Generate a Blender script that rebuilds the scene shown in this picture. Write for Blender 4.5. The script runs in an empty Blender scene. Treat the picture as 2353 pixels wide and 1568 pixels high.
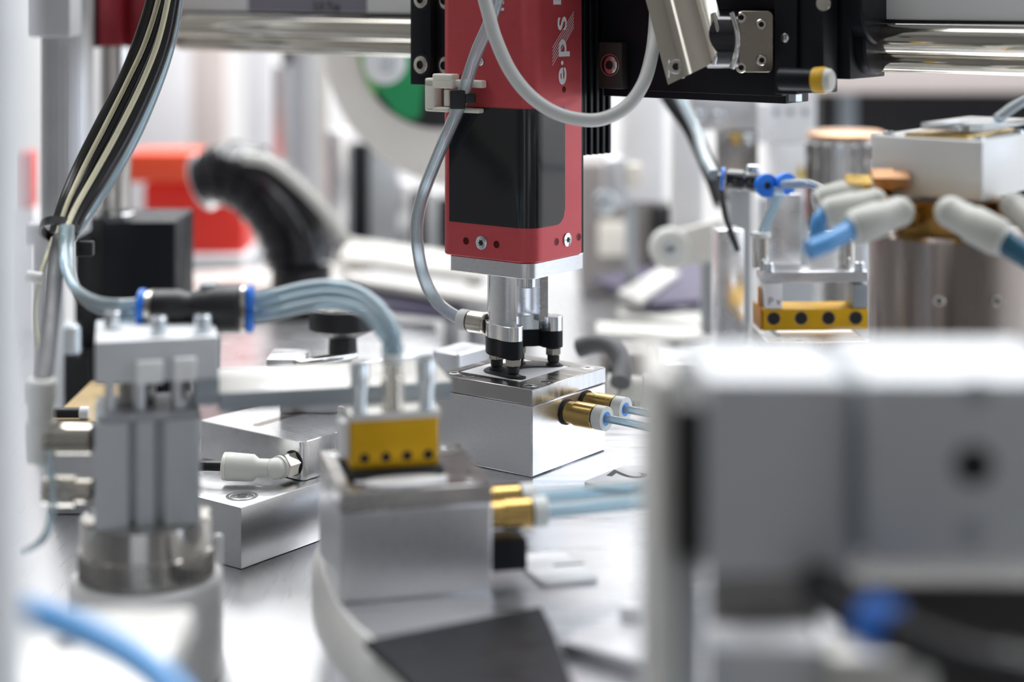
import bpy, bmesh, math, random
from mathutils import Vector, Matrix
random.seed(4)
# ------------------------------------------------------------------ scale: 1 unit = 100 mm, all builders take mm
S = 0.01
FPX, CXP, YH, CAMZ = 4068.0, 1176.5, -30.0, 222.0
scn = bpy.context.scene
COL = scn.collection

# ------------------------------------------------------------------ camera
cd = bpy.data.cameras.new('camera')
cam = bpy.data.objects.new('camera', cd); COL.objects.link(cam)
cam.location = (0, 0, CAMZ * S); cam.rotation_euler = (math.pi / 2, 0, 0)
cd.sensor_width = 36.0; cd.lens = 36.0 * FPX / 2353.0
cd.shift_y = -(784.0 - YH) / 2353.0
cd.clip_start = 0.05; cd.clip_end = 300
cd.dof.use_dof = True; cd.dof.focus_distance = 8.18; cd.dof.aperture_fstop = 0.40
scn.camera = cam

# ------------------------------------------------------------------ world, lights, exposure
w = bpy.data.worlds.new('world'); scn.world = w; w.use_nodes = True
w.node_tree.nodes['Background'].inputs[0].default_value = (0.80, 0.88, 1.0, 1)
w.node_tree.nodes['Background'].inputs[1].default_value = 1.0
scn.view_settings.view_transform = 'Standard'; scn.view_settings.look = 'None'
scn.view_settings.exposure = 0.70; scn.view_settings.gamma = 1.0
scn.view_settings.use_curve_mapping = False

def area(name, loc, rot, sx, sy, power, col):
    l = bpy.data.lights.new(name, 'AREA'); l.shape = 'RECTANGLE'; l.size = sx; l.size_y = sy
    l.energy = power; l.color = col
    o = bpy.data.objects.new(name, l); COL.objects.link(o); o.location = loc; o.rotation_euler = rot
    return o
# daylight through the window band of the right wall, and through the roof lights
area('daylight_window', (28.6, 9.0, 6.5), (0, math.pi / 2, 0), 13.5, 30.5, 1250, (0.80, 0.89, 1.0))
area('roof_daylight', (4.0, 21.5, 19.6), (0, 0, 0), 36.0, 26.0, 10200, (0.96, 0.975, 1.0))

# ------------------------------------------------------------------ materials (all node based)
MATS = {}
def _base(name):
    m = bpy.data.materials.new(name); m.use_nodes = True
    nt = m.node_tree; b = nt.nodes['Principled BSDF']
    MATS[name] = m
    return m, nt, b
def pm(name, col, rough=0.5, metal=0.0, var=0.06, scale=6.0, bump=0.0, stretch=None, coat=0.0, spec=0.5, rvar=0.08):
    """principled material with noise driven tint, roughness and fine relief"""
    m, nt, b = _base(name)
    tc = nt.nodes.new('ShaderNodeTexCoord'); mp = nt.nodes.new('ShaderNodeMapping')
    mp.inputs['Scale'].default_value = stretch or (1, 1, 1)
    nt.links.new(tc.outputs['Object'], mp.inputs['Vector'])
    nz = nt.nodes.new('ShaderNodeTexNoise'); nz.inputs['Scale'].default_value = scale
    nz.inputs['Detail'].default_value = 5.0
    nt.links.new(mp.outputs['Vector'], nz.inputs['Vector'])
    mx = nt.nodes.new('ShaderNodeMixRGB')
    mx.inputs['Color1'].default_value = tuple(max(0, c * (1 - var)) for c in col) + (1,)
    mx.inputs['Color2'].default_value = tuple(min(1, c * (1 + var)) for c in col) + (1,)
    nt.links.new(nz.outputs['Fac'], mx.inputs['Fac']); nt.links.new(mx.outputs['Color'], b.inputs['Base Color'])
    mr = nt.nodes.new('ShaderNodeMapRange')
    mr.inputs['From Min'].default_value = 0.3; mr.inputs['From Max'].default_value = 0.7
    mr.inputs['To Min'].default_value = max(0.02, rough - rvar); mr.inputs['To Max'].default_value = min(1, rough + rvar)
    nt.links.new(nz.outputs['Fac'], mr.inputs['Value']); nt.links.new(mr.outputs['Result'], b.inputs['Roughness'])
    b.inputs['Metallic'].default_value = metal
    b.inputs['Specular IOR Level'].default_value = spec
    if coat: b.inputs['Coat Weight'].default_value = coat; b.inputs['Coat Roughness'].default_value = 0.08
    if bump:
        bp = nt.nodes.new('ShaderNodeBump'); bp.inputs['Strength'].default_value = bump
        bp.inputs['Distance'].default_value = 0.004
        nt.links.new(nz.outputs['Fac'], bp.inputs['Height']); nt.links.new(bp.outputs['Normal'], b.inputs['Normal'])
    return m
def clear(name, tint, edge, gloss=0.10):
    """thin walled clear hose: tinted transparency, glossy skin, deeper tint where the wall is seen edge on"""
    m, nt, b = _base(name); nt.nodes.remove(b)
    out = nt.nodes['Material Output']
    lw = nt.nodes.new('ShaderNodeLayerWeight'); lw.inputs['Blend'].default_value = 0.45
    tr = nt.nodes.new('ShaderNodeBsdfTransparent'); gl = nt.nodes.new('ShaderNodeBsdfGlossy')
    gl.inputs['Roughness'].default_value = 0.08
    nz = nt.nodes.new('ShaderNodeTexNoise'); nz.inputs['Scale'].default_value = 9
    cr = nt.nodes.new('ShaderNodeMixRGB'); cr.inputs['Color1'].default_value = tint + (1,); cr.inputs['Color2'].default_value = edge + (1,)
    nt.links.new(lw.outputs['Facing'], cr.inputs['Fac']); nt.links.new(cr.outputs['Color'], tr.inputs['Color'])
    df = nt.nodes.new('ShaderNodeBsdfDiffuse'); df.inputs['Color'].default_value = tuple(min(1, c * 1.05) for c in tint) + (1,)
    m1 = nt.nodes.new('ShaderNodeMixShader'); m1.inputs['Fac'].default_value = 0.38
    nt.links.new(tr.outputs[0], m1.inputs[1]); nt.links.new(df.outputs[0], m1.inputs[2])
    fr = nt.nodes.new('ShaderNodeFresnel'); fr.inputs['IOR'].default_value = 1.45
    ad = nt.nodes.new('ShaderNodeMath'); ad.operation = 'ADD'; ad.inputs[1].default_value = gloss * 0.5; ad.use_clamp = True
    nt.links.new(fr.outputs[0], ad.inputs[0])
    m2 = nt.nodes.new('ShaderNodeMixShader'); nt.links.new(ad.outputs[0], m2.inputs['Fac'])
    nt.links.new(m1.outputs[0], m2.inputs[1]); nt.links.new(gl.outputs[0], m2.inputs[2])
    nt.links.new(m2.outputs[0], out.inputs['Surface'])
    return m
def emit(name, col, st):
    m, nt, b = _base(name)
    b.inputs['Base Color'].default_value = col + (1,)
    b.inputs['Emission Color'].default_value = col + (1,); b.inputs['Emission Strength'].default_value = st
    return m
pm('alu', (0.82, 0.825, 0.84), 0.30, 1.0, 0.05, 9, 0.015, (0.6, 0.6, 9.0), rvar=0.10)
pm('alu_side', (0.78, 0.785, 0.80), 0.30, 1.0, 0.02, 26, 0.006, (1, 1, 14), rvar=0.035)
pm('alu_top', (0.84, 0.845, 0.86), 0.27, 1.0, 0.03, 14, 0.003, (8, 0.8, 1), rvar=0.03)
pm('alu_turned', (0.86, 0.865, 0.88), 0.22, 1.0, 0.04, 30, 0.012, (1, 1, 14), rvar=0.06)
pm('alu_matt', (0.70, 0.71, 0.73), 0.42, 1.0, 0.05, 5, 0.03)
pm('alu_bright', (0.92, 0.93, 0.95), 0.30, 1.0, 0.04, 6, 0.03, (1, 6, 1))
pm('steel', (0.62, 0.60, 0.57), 0.12, 1.0, 0.05, 4, 0.0)
pm('steel_dark', (0.40, 0.385, 0.37), 0.28, 1.0, 0.10, 5, 0.01, (10, 1, 1))
pm('drum_steel', (0.33, 0.285, 0.26), 0.26, 1.0, 0.10, 5, 0.01, (1, 1, .1))
pm('plate_steel', (0.56, 0.545, 0.53), 0.24, 1.0, 0.08, 4, 0.008, (10, 1, 1))
pm('nickel_shaded', (0.36, 0.32, 0.27), 0.26, 1.0, 0.10, 6, 0.01)  # dark reflections of the flange plate put into the colour; slot shares it
pm('alu_paint', (0.90, 0.90, 0.89), 0.42, 0.25, 0.03, 3, 0.0, (1, 1, 8))
pm('brown_dark', (0.030, 0.026, 0.022), 0.5, 0.0, 0.1, 4)
pm('steel_rod', (0.70, 0.66, 0.58), 0.10, 1.0, 0.05, 3, 0.0)
pm('chrome_reflection_tint', (0.88, 0.82, 0.70), 0.09, 1.0, 0.04, 3, 0.0, rvar=0.03)  # warm reflections of the surroundings put into the chrome's colour
pm('chrome', (0.80, 0.79, 0.76), 0.06, 1.0, 0.04, 3, 0.0, rvar=0.03)
pm('zinc', (0.78, 0.83, 0.86), 0.22, 1.0, 0.05, 7, 0.03)
pm('nickel', (0.74, 0.69, 0.61), 0.22, 1.0, 0.05, 8, 0.03)
pm('brass', (0.62, 0.42, 0.15), 0.26, 1.0, 0.10, 8, 0.03)
pm('brass_dark', (0.42, 0.24, 0.07), 0.30, 1.0, 0.12, 8, 0.03)
pm('copper', (0.66, 0.38, 0.22), 0.30, 1.0, 0.10, 8, 0.03)
pm('gold_anodised', (0.74, 0.42, 0.01), 0.42, 0.55, 0.05, 6, 0.0)
pm('red_anodised', (0.60, 0.080, 0.092), 0.40, 0.30, 0.07, 7, 0.04, (1, 1, 5))
pm('red_dark', (0.24, 0.012, 0.02), 0.35, 0.3, 0.10, 5)
pm('black_film', (0.008, 0.009, 0.012), 0.16, 0.0, 0.2, 5, 0.0, coat=0.3, rvar=0.05)
pm('black_anodised', (0.009, 0.010, 0.014), 0.40, 0.0, 0.2, 9, 0.0, spec=0.22)
pm('black_plastic', (0.012, 0.012, 0.014), 0.40, 0.0, 0.2, 9, 0.0)
pm('black_rubber', (0.014, 0.014, 0.016), 0.62, 0.0, 0.2, 9, 0.03)
pm('black_gloss', (0.008, 0.008, 0.012), 0.10, 0.0, 0.2, 5, 0.0, coat=0.6)
pm('dark_violet', (0.05, 0.04, 0.09), 0.45, 0.0, 0.15, 5)
pm('hole_dark', (0.006, 0.005, 0.005), 0.6, 0.0, 0.1, 5)
pm('hole_red', (0.10, 0.004, 0.006), 0.35, 0.6, 0.1, 5)
pm('white_plastic', (0.84, 0.84, 0.85), 0.45, 0.0, 0.03, 5)
pm('white_paper', (0.88, 0.88, 0.90), 0.55, 0.0, 0.03, 5)
pm('ring_white', (0.72, 0.74, 0.72), 0.42, 0.0, 0.03, 5)
pm('fitting_grey', (0.60, 0.60, 0.55), 0.42, 0.0, 0.06, 8)
pm('fitting_white', (0.76, 0.76, 0.71), 0.38, 0.0, 0.06, 8)
pm('nylon', (0.90, 0.86, 0.76), 0.42, 0.0, 0.04, 6)
pm('silicone', (0.66, 0.67, 0.65), 0.34, 0.0, 0.03, 5)
pm('blue_plastic', (0.02, 0.20, 0.80), 0.36, 0.0, 0.06, 6)
pm('blue_ring', (0.04, 0.30, 0.85), 0.34, 0.0, 0.06, 6)
pm('blue_hose', (0.10, 0.34, 0.70), 0.28, 0.0, 0.08, 5)
pm('teal_hose', (0.02, 0.12, 0.20), 0.30, 0.0, 0.08, 5)
pm('grey_paint', (0.42, 0.44, 0.455), 0.48, 0.0, 0.04, 6)
pm('grey_light', (0.66, 0.675, 0.69), 0.46, 0.15, 0.04, 6)
pm('grey_anodised', (0.50, 0.525, 0.54), 0.46, 0.45, 0.04, 6)
pm('grey_blue', (0.33, 0.37, 0.40), 0.48, 0.35, 0.04, 6)
pm('cream_metal', (0.78, 0.765, 0.72), 0.38, 0.35, 0.04, 5)
pm('sleeve_grey', (0.10, 0.10, 0.105), 0.6, 0.0, 0.1, 9, 0.05)
pm('cable_black', (0.02, 0.02, 0.021), 0.22, 0.0, 0.1, 6)
pm('pale_wire_highlight', (0.70, 0.66, 0.46), 0.28, 0.0, 0.1, 6)  # pale wire, also the shine of the black cables put into strands
pm('orange_red', (0.86, 0.035, 0.02), 0.5, 0.0, 0.06, 3)
pm('orange_top', (0.90, 0.09, 0.03), 0.5, 0.0, 0.06, 3)
pm('green_paper', (0.01, 0.30, 0.10), 0.55, 0.0, 0.1, 3)
pm('lime_paper', (0.22, 0.55, 0.14), 0.55, 0.0, 0.1, 3)
pm('yellow_plastic', (0.72, 0.42, 0.02), 0.45, 0.0, 0.06, 6)
pm('yellow_sign', (0.85, 0.60, 0.05), 0.5, 0.0, 0.06, 6)
pm('amber_tape', (0.50, 0.22, 0.03), 0.36, 0.25, 0.12, 6)
pm('ply', (0.55, 0.40, 0.20), 0.5, 0.0, 0.2, 9, 0.0, (1, 1, 12))
pm('ink', (0.02, 0.02, 0.022), 0.5, 0.0, 0.1, 6)
pm('print_white', (0.80, 0.80, 0.80), 0.5, 0.0, 0.04, 6)
pm('print_grey', (0.25, 0.23, 0.28), 0.5, 0.0, 0.1, 6)
pm('wall_paint', (0.88, 0.86, 0.84), 0.7, 0.0, 0.03, 0.4)
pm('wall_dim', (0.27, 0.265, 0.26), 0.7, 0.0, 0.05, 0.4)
pm('ceiling_paint', (0.82, 0.82, 0.81), 0.8, 0.0, 0.03, 0.4)
pm('floor_paint', (0.20, 0.20, 0.205), 0.45, 0.0, 0.08, 0.6)
pm('panel_white', (0.90, 0.89, 0.90), 0.5, 0.0, 0.03, 1.0)
pm('panel_pink', (0.80, 0.70, 0.66), 0.5, 0.0, 0.03, 1.0)
pm('reel_board', (0.84, 0.80, 0.74), 0.6, 0.0, 0.03, 2.0)
pm('bed_alu', (0.66, 0.665, 0.68), 0.28, 1.0, 0.01, 3, 0.0, (10, 1, 1), rvar=0.012)
pm('dial_alu', (0.76, 0.765, 0.79), 0.30, 1.0, 0.03, 3, 0.005, (1, 9, 1), rvar=0.06)
pm('rim_white', (0.86, 0.845, 0.81), 0.34, 0.25, 0.03, 3)
clear('hose_clear', (0.86, 0.94, 1.0), (0.34, 0.58, 0.90), 0.16)
clear('hose_blue', (0.74, 0.90, 0.98), (0.34, 0.62, 0.84))
clear('hose_pale', (0.78, 0.90, 0.95), (0.40, 0.62, 0.74))
clear('window_glass', (0.98, 0.99, 1.0), (0.92, 0.95, 0.96), 0.0)
MATS['window_glass'].node_tree.nodes['Mix Shader'].inputs['Fac'].default_value = 0.0
clear('acrylic', (0.90, 0.93, 0.95), (0.70, 0.80, 0.86), 0.04)

# ------------------------------------------------------------------ geometry helpers
def V(*a): return Vector(a)
def W(px, py, d): return Vector(((px - CXP) / FPX * d, d, CAMZ - (py - YH) / FPX * d))     # a pixel at a distance
def Z(px, py, z=0.0):                                                                      # a pixel on a level plane
    d = FPX * (CAMZ - z) / (py - YH); return Vector(((px - CXP) / FPX * d, d, z))
def catmull(pts, n=10):
    P = [Vector(p) for p in pts]; P = [2 * P[0] - P[1]] + P + [2 * P[-1] - P[-2]]
    out = []
    for i in range(1, len(P) - 2):
        a, b, c, d = P[i - 1], P[i], P[i + 1], P[i + 2]
        for k in range(n):
            t = k / n
            out.append(0.5 * ((2 * b) + (c - a) * t + (2 * a - 5 * b + 4 * c - d) * t * t + (3 * b - a - 3 * c + d) * t ** 3))
    out.append(P[-2].copy()); return out
def basis(d):
    d = Vector(d).normalized(); up = Vector((0, 0, 1)) if abs(d.z) < 0.95 else Vector((1, 0, 0))
    x = up.cross(d).normalized(); return x, d.cross(x).normalized(), d

class MB:
    def __init__(s): s.v = []; s.f = []
    def add(s, v, f):
        k = len(s.v); s.v += [Vector(p) for p in v]; s.f += [tuple(i + k for i in q) for q in f]; return s
    def bm(s, bm):
        bm.verts.index_update(); return s.add([v.co.copy() for v in bm.verts], [[v.index for v in f.verts] for f in bm.faces])
    def box(s, x0, x1, y0, y1, z0, z1, bev=0.0, seg=2, M=None):
        bm = bmesh.new(); bmesh.ops.create_cube(bm, size=1)
        for v in bm.verts:
            v.co = Vector(((x0 + x1) / 2 + v.co.x * (x1 - x0), (y0 + y1) / 2 + v.co.y * (y1 - y0), (z0 + z1) / 2 + v.co.z * (z1 - z0)))
        if bev: bmesh.ops.bevel(bm, geom=bm.edges[:], offset=bev, segments=seg, profile=0.5, affect='EDGES')
        if M: bm.transform(M)
        s.bm(bm); bm.free(); return s
    def rbox(s, x0, x1, y0, y1, z0, z1, r, bev=0.4, n=6):
        """box with rounded vertical corners"""
        return s.prism(rrect(x0, x1, y0, y1, r, n), z0, z1, bev)
    def prism(s, poly, z0, z1, bev=0.0, M=None):
        bm = bmesh.new(); vs = [bm.verts.new((p[0], p[1], z0)) for p in poly]; f = bm.faces.new(vs)
        if f.normal.z > 0: f.normal_flip()
        f.normal_update()
        r = bmesh.ops.extrude_face_region(bm, geom=[f]); top = [e for e in r['geom'] if isinstance(e, bmesh.types.BMVert)]
        for v in top: v.co.z = z1
        bmesh.ops.recalc_face_normals(bm, faces=bm.faces[:])
        if bev:
            ed = [e for e in bm.edges if abs(e.verts[0].co.z - e.verts[1].co.z) < 1e-6]
            bmesh.ops.bevel(bm, geom=ed, offset=bev, segments=1, affect='EDGES')
        if M: bm.transform(M)
        s.bm(bm); bm.free(); return s
    def lathe(s, p, d, prof, n=32, cap=True, tw=0.0):
        """prof: (distance along d, radius)"""
        p = Vector(p); x, y, z = basis(d); k = len(s.v); m = len(prof)
        for h, r in prof:
            for i in range(n):
                a = 2 * math.pi * i / n + tw
                s.v.append(p + z * h + (x * math.cos(a) + y * math.sin(a)) * r)
        for j in range(m - 1):
            for i in range(n):
                i2 = (i + 1) % n
                s.f.append((k + j * n + i, k + j * n + i2, k + (j + 1) * n + i2, k + (j + 1) * n + i))
        if cap:
            s.f.append(tuple(k + i for i in reversed(range(n)))); s.f.append(tuple(k + (m - 1) * n + i for i in range(n)))
        return s
    def cyl(s, p0, p1, r, n=32, bev=0.0, r1=None):
        p0 = Vector(p0); p1 = Vector(p1); L = (p1 - p0).length; r1 = r if r1 is None else r1
        pr = [(0, r), (L, r1)] if not bev else [(0, r - bev), (bev, r), (L - bev, r1), (L, r1 - bev)]
        return s.lathe(p0, p1 - p0, pr, n)
    def tube(s, pts, r, n=12, sub=8, cap=True):
        P = catmull(pts, sub) if sub else [Vector(p) for p in pts]; k = len(s.v)
        t0 = (P[1] - P[0]).normalized(); x, y, _ = basis(t0)
        for i, p in enumerate(P):
            t = (P[min(i + 1, len(P) - 1)] - P[max(i - 1, 0)]).normalized()
            x = (x - t * x.dot(t)).normalized(); y = t.cross(x)
            rr = r(i / (len(P) - 1)) if callable(r) else r
            for a in range(n):
                c = 2 * math.pi * a / n; s.v.append(p + (x * math.cos(c) + y * math.sin(c)) * rr)
        for j in range(len(P) - 1):
            for a in range(n):
                b = (a + 1) % n; s.f.append((k + j * n + a, k + j * n + b, k + (j + 1) * n + b, k + (j + 1) * n + a))
        if cap:
            s.f.append(tuple(k + a for a in reversed(range(n)))); s.f.append(tuple(k + (len(P) - 1) * n + a for a in range(n)))
        return s
    def ball(s, c, r, sx=1, sy=1, sz=1):
        bm = bmesh.new(); bmesh.ops.create_uvsphere(bm, u_segments=24, v_segments=14, radius=r)
        for v in bm.verts: v.co = Vector(c) + Vector((v.co.x * sx, v.co.y * sy, v.co.z * sz))
        s.bm(bm); bm.free(); return s
    def M(s, mat):
        s.v = [mat @ p for p in s.v]; return s
    def build(s, name, mat, parent=None, world=False, angle=38, label=None):
        me = bpy.data.meshes.new(name)
        v = s.v
        if parent is not None and world:
            inv = FRAME[parent.name]; v = [inv @ p for p in v]
        me.from_pydata([tuple(p * S) for p in v], [], s.f); me.validate(); me.update()
        bm = bmesh.new(); bm.from_mesh(me); bmesh.ops.recalc_face_normals(bm, faces=bm.faces[:]); bm.to_mesh(me); bm.free()
        for p in me.polygons: p.use_smooth = True
        me.set_sharp_from_angle(angle=math.radians(angle))
        me.materials.append(MATS[mat] if isinstance(mat, str) else mat)
        o = bpy.data.objects.new(name, me); COL.objects.link(o)
        if parent is not None: o.parent = parent; FRAME[o.name] = FRAME[parent.name]
        if label: o['label'] = label
        return o
FRAME = {}
def rrect(x0, x1, y0, y1, r, n=6):
    rs = r if isinstance(r, (tuple, list)) else (r, r, r, r); out = []
    for (cx, cy, a0, q) in ((x0, y0, 180, rs[0]), (x1, y0, 270, rs[1]), (x1, y1, 0, rs[2]), (x0, y1, 90, rs[3])):
        sx = 1 if cx == x0 else -1; sy = 1 if cy == y0 else -1
        if q <= 0: out.append((cx, cy)); continue
        for k in range(n + 1):
            a = math.radians(a0 + 90 * k / n); out.append((cx + sx * q + q * math.cos(a), cy + sy * q + q * math.sin(a)))
    return out
def thing(name, label, cat, loc=(0, 0, 0), rot=0.0, group=None):
    o = bpy.data.objects.new(name, None); COL.objects.link(o); o.empty_display_size = 0.05
    o.location = Vector(loc) * S; o.rotation_euler = (0, 0, math.radians(rot))
    o['label'] = label; o['category'] = cat
    if group: o['group'] = group
    FRAME[o.name] = (Matrix.Translation(Vector(loc)) @ Matrix.Rotation(math.radians(rot), 4, 'Z')).inverted()
    return o
def tag(o, label, cat, group=None):
    o['label'] = label; o['category'] = cat
    if group: o['group'] = group
    return o
def struct(o): o['kind'] = 'structure'; return o
def copy_thing(src, loc, rot, label):
    r = src.copy(); COL.objects.link(r); r.location = Vector(loc) * S; r.rotation_euler = (0, 0, math.radians(rot)); r['label'] = label
    for ch in src.children:
        c = ch.copy(); COL.objects.link(c); c.parent = r
        for g in ch.children:
            e = g.copy(); COL.objects.link(e); e.parent = c
    FRAME[r.name] = (Matrix.Translation(Vector(loc)) @ Matrix.Rotation(math.radians(rot), 4, 'Z')).inverted()
    return r
pm('grey_brown', (0.30, 0.275, 0.26), 0.5, 0.0, 0.2, 1.5)
def text_mb(txt, size, o, ex, ey, depth=0.15, bold=0.0, xs=1.0):
    cu = bpy.data.curves.new('text_tmp', 'FONT'); cu.body = txt; cu.size = size; cu.align_x = 'LEFT'; cu.offset = bold
    ob = bpy.data.objects.new('text_tmp', cu); COL.objects.link(ob)
    dg = bpy.context.evaluated_depsgraph_get(); me = ob.evaluated_get(dg).to_mesh()
    ex = Vector(ex).normalized(); ey = Vector(ey).normalized(); nz = ex.cross(ey); o = Vector(o); mb = MB()
    vs = [v.co.copy() for v in me.vertices]; fs = [tuple(p.vertices) for p in me.polygons]
    mb.add([o + ex * (v.x * xs) + ey * v.y + nz * depth for v in vs], fs)
    ob.evaluated_get(dg).to_mesh_clear(); bpy.data.objects.remove(ob); bpy.data.curves.remove(cu)
    return mb
def socket_screw(parent, p, d, r=3.0, h=3.0, mat='zinc', name='screw', world=False, star=False):
    """cap screw: knurled head, dark hex recess"""
    p = Vector(p); d = Vector(d).normalized()
    a = MB().lathe(p, d, [(0, r), (h - 0.35 * min(1, h), r), (h, r * 0.88), (h, r * 0.5)], 24, cap=False)
    o = a.build(name, mat, parent, world)
    MB().lathe(p + d * (h - min(1.2, h * .6)), d, [(0, r * .5), (0.05, r * .52)], 12 if star else 6).build('socket', 'hole_dark', o, world)
    return o
def ring(p, d, r0, r1, h, n=32):
    return MB().lathe(p, d, [(0, r0), (0, r1), (h, r1), (h, r0), (0, r0)], n, cap=False)
# ================================================================== THE SETTING
def room_box(name, x0, x1, y0, y1, z0, z1, mat):
    return struct(MB().box(x0, x1, y0, y1, z0, z1).build(name, mat))
FZ = -900.0
room_box('floor', -2500, 2800, -2000, 3600, FZ - 40, FZ, 'floor_paint')
room_box('wall_back', -2500, 2800, 3600, 3640, FZ, 2000, 'wall_paint')
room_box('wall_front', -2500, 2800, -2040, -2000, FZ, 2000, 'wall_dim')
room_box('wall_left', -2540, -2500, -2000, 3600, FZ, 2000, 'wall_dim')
room_box('ceiling', -2500, 2800, -2000, 3600, 2000, 2040, 'ceiling_paint')
wr = MB().box(2800, 2840, -2000, 3600, FZ, -20).box(2800, 2840, -2000, 3600, 1330, 2000).box(2800, 2840, -2000, -720, -20, 1330).box(2800, 2840, 2330, 3600, -20, 1330)
struct(wr.build('wall_right', 'wall_paint'))
for k in range(4):
    y0 = -720 + k * 762.5
    wf = struct(MB().box(2800, 2840, y0, y0 + 40, -20, 1330).box(2800, 2840, y0 + 722, y0 + 762, -20, 1330).box(2800, 2840, y0 + 40, y0 + 722, -20, 20).box(2800, 2840, y0 + 40, y0 + 722, 1290, 1330).build('window_%d' % (k + 1), 'panel_white'))
    FRAME[wf.name] = Matrix.Identity(4); MB().box(2816, 2820, y0 + 41, y0 + 721, 21, 1289).build('pane', 'window_glass', wf)

# machine bed: thick aluminium plate on a cabinet
bed = thing('machine_bed', 'wide polished aluminium machine bed plate carrying all stations', 'machine', (0, 1000, -38))
MB().box(-620, 760, 250, 1750, -62, -38, 1.0).build('bed_plate', 'bed_alu', bed, world=True)
MB().box(-600, 740, 270, 1730, FZ, -62.2, 4).build('cabinet', 'grey_light', bed, world=True)
for (px, py) in ((640, 1150),):
    p = Z(px, py, -38); socket_screw(bed, (p.x, p.y, -38.0), (0, 0, 1), 4, 0.8, 'zinc', 'bolt', True)

# rotary dial plate
DC = V(162, 712, 0)
dial = thing('indexing_dial', 'large round aluminium indexing dial with pale chamfered rim', 'turntable', (DC.x, DC.y, -16))
MB().lathe((DC.x, DC.y, -16), (0, 0, 1), [(0, 5), (0, 236), (16, 236), (16, 5)], 200).build('plate', 'dial_alu', dial, world=True)
MB().lathe((DC.x, DC.y, -17.5), (0, 0, 1), [(0, 236.1), (0, 241.2), (12.5, 241.2), (17.9, 237.6), (17.9, 236.1), (0, 236.1)], 200, cap=False).build('rim_band', 'rim_white', dial, world=True)
MB().lathe((DC.x, DC.y, -37.9), (0, 0, 1), [(0, 120), (21.8, 120)], 64).build('drive_hub', 'steel_dark', dial, world=True)
# black cover plate on the dial, front left
cp = [Z(838, 1472, 3), Z(1243, 1393, 3), Z(1268, 1440, 3), Z(1330, 1600, 3), Z(1010, 1640, 3), Z(900, 1528, 3)]
bp = thing('cover_plate', 'flat black cover plate lying at front rim of dial', 'plate', (cp[0].x, cp[0].y, 0))
MB().prism([(p.x, p.y) for p in cp], 0.15, 3.0, 0.4).build('plate', 'black_anodised', bp, world=True)

# ------------------------------------------------------------------ number tags on the dial
def number_tag(txt, poly, o, ex, size, label):
    p0 = sum(poly, V(0, 0, 0)) / len(poly)
    t = thing('number_tag', label, 'sign', (p0.x, p0.y, 0.1), 0, 'station number tags')
    c = [p0 + (p - p0) for p in poly]
    # rounded corners
    out = []
    for i in range(len(c)):
        a, b, d = c[i - 1], c[i], c[(i + 1) % len(c)]
        for k in range(5):
            q = k / 4; s0 = b + (a - b).normalized() * 3; s1 = b + (d - b).normalized() * 3
            out.append((s0 * (1 - q) ** 2 + b * 2 * q * (1 - q) + s1 * q * q))
    MB().prism([(p.x, p.y) for p in out], 0.1, 1.7, 0.25).build('tag_plate', 'white_plastic', t, world=True)
    ex = Vector(ex).normalized(); ey = Vector((0, 0, 1)).cross(ex)
    text_mb(txt, size, Vector(o), ex, ey, 0.06, 0.012 * size).build('numeral', 'ink', t, world=True)
u1 = V(0.5976, 0.8018, 0); v1 = V(-0.8018, 0.5976, 0)
t2 = Z(1338, 1108, 1.6)
number_tag('2', [t2, t2 - v1 * 23, t2 - v1 * 23 + u1 * 36, t2 + u1 * 36], t2 - v1 * 7.5 + u1 * 25 + V(-5.2, 4.5, 0.05) , -v1 * 0.25 - u1, 24, 'small white tag with black numeral two beside the middle block')
u2 = V(-0.235, 0.972, 0); v2 = V(-0.972, -0.235, 0)
t1 = Z(1248, 1340, 1.6); 
number_tag('1', [t1, t1 - v2 * 22, t1 - v2 * 17 + u2 * 34, t1 + v2 * 5 + u2 * 34], t1 - v2 * 9 + u2 * 22 + V(0, 0, 0.05), -u2, 17, 'small white tag with numeral one beside the front block')

# ------------------------------------------------------------------ station blocks
def station_block(loc, rot, label, lx=60.0, ly=56.0):
    t = thing('station_block', label, 'block', loc, rot, 'workpiece station blocks')
    MB().box(0, lx, 0, ly, 0, 32.42, 0.7, 1).build('body', 'alu_side', t)
    cv = MB().box(0, lx, 0, ly, 32.5, 39.8, 0.3, 1).build('cover_plate', 'plate_steel', t)
    for (x, y) in ((6.5, 6), (lx - 6.5, 6), (6.5, ly - 6), (lx - 6.5, ly - 6)):
        ring((x, y, 39.75), (0, 0, 1), 2.6, 3.5, 0.12, 24).build('counterbore', 'alu_turned', cv)
        socket_screw(cv, (x, y, 39.6), (0, 0, 1), 2.5, 0.35, 'zinc', 'cover_screw', star=True)
    for (x, y) in ((17, 5), (6, ly - 15)):
        ring((x, y, 39.75), (0, 0, 1), 2.0, 2.7, 0.1, 24).build('hole_edge', 'alu_turned', cv)
        MB().lathe((x, y, 39.7), (0, 0, 1), [(0, 2.0), (0.15, 2.0)], 24).build('dowel_hole', 'hole_dark', cv)
    MB().box(10, 50, 14.5, 49, 39.75, 40.0).build('white_inlay', 'white_paper', t)
    pf = MB()
    for i in range(26):
        y = 15 + i * 1.32
        for dx in (0, 1.6): pf.box(7.2 + dx, 8.2 + dx, y + dx * .4, y + .7 + dx * .4, 39.78, 39.95)
        pf.box(50.6, 51.5, y, y + .7, 39.78, 39.95)
    for i in range(30):
        x = 10.5 + i * 1.33; pf.box(x, x + .7, 49.7, 50.7, 39.78, 39.95)
    pf.build('perforation_row', 'hole_dark', t)['kind'] = 'stuff'
    return t
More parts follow.
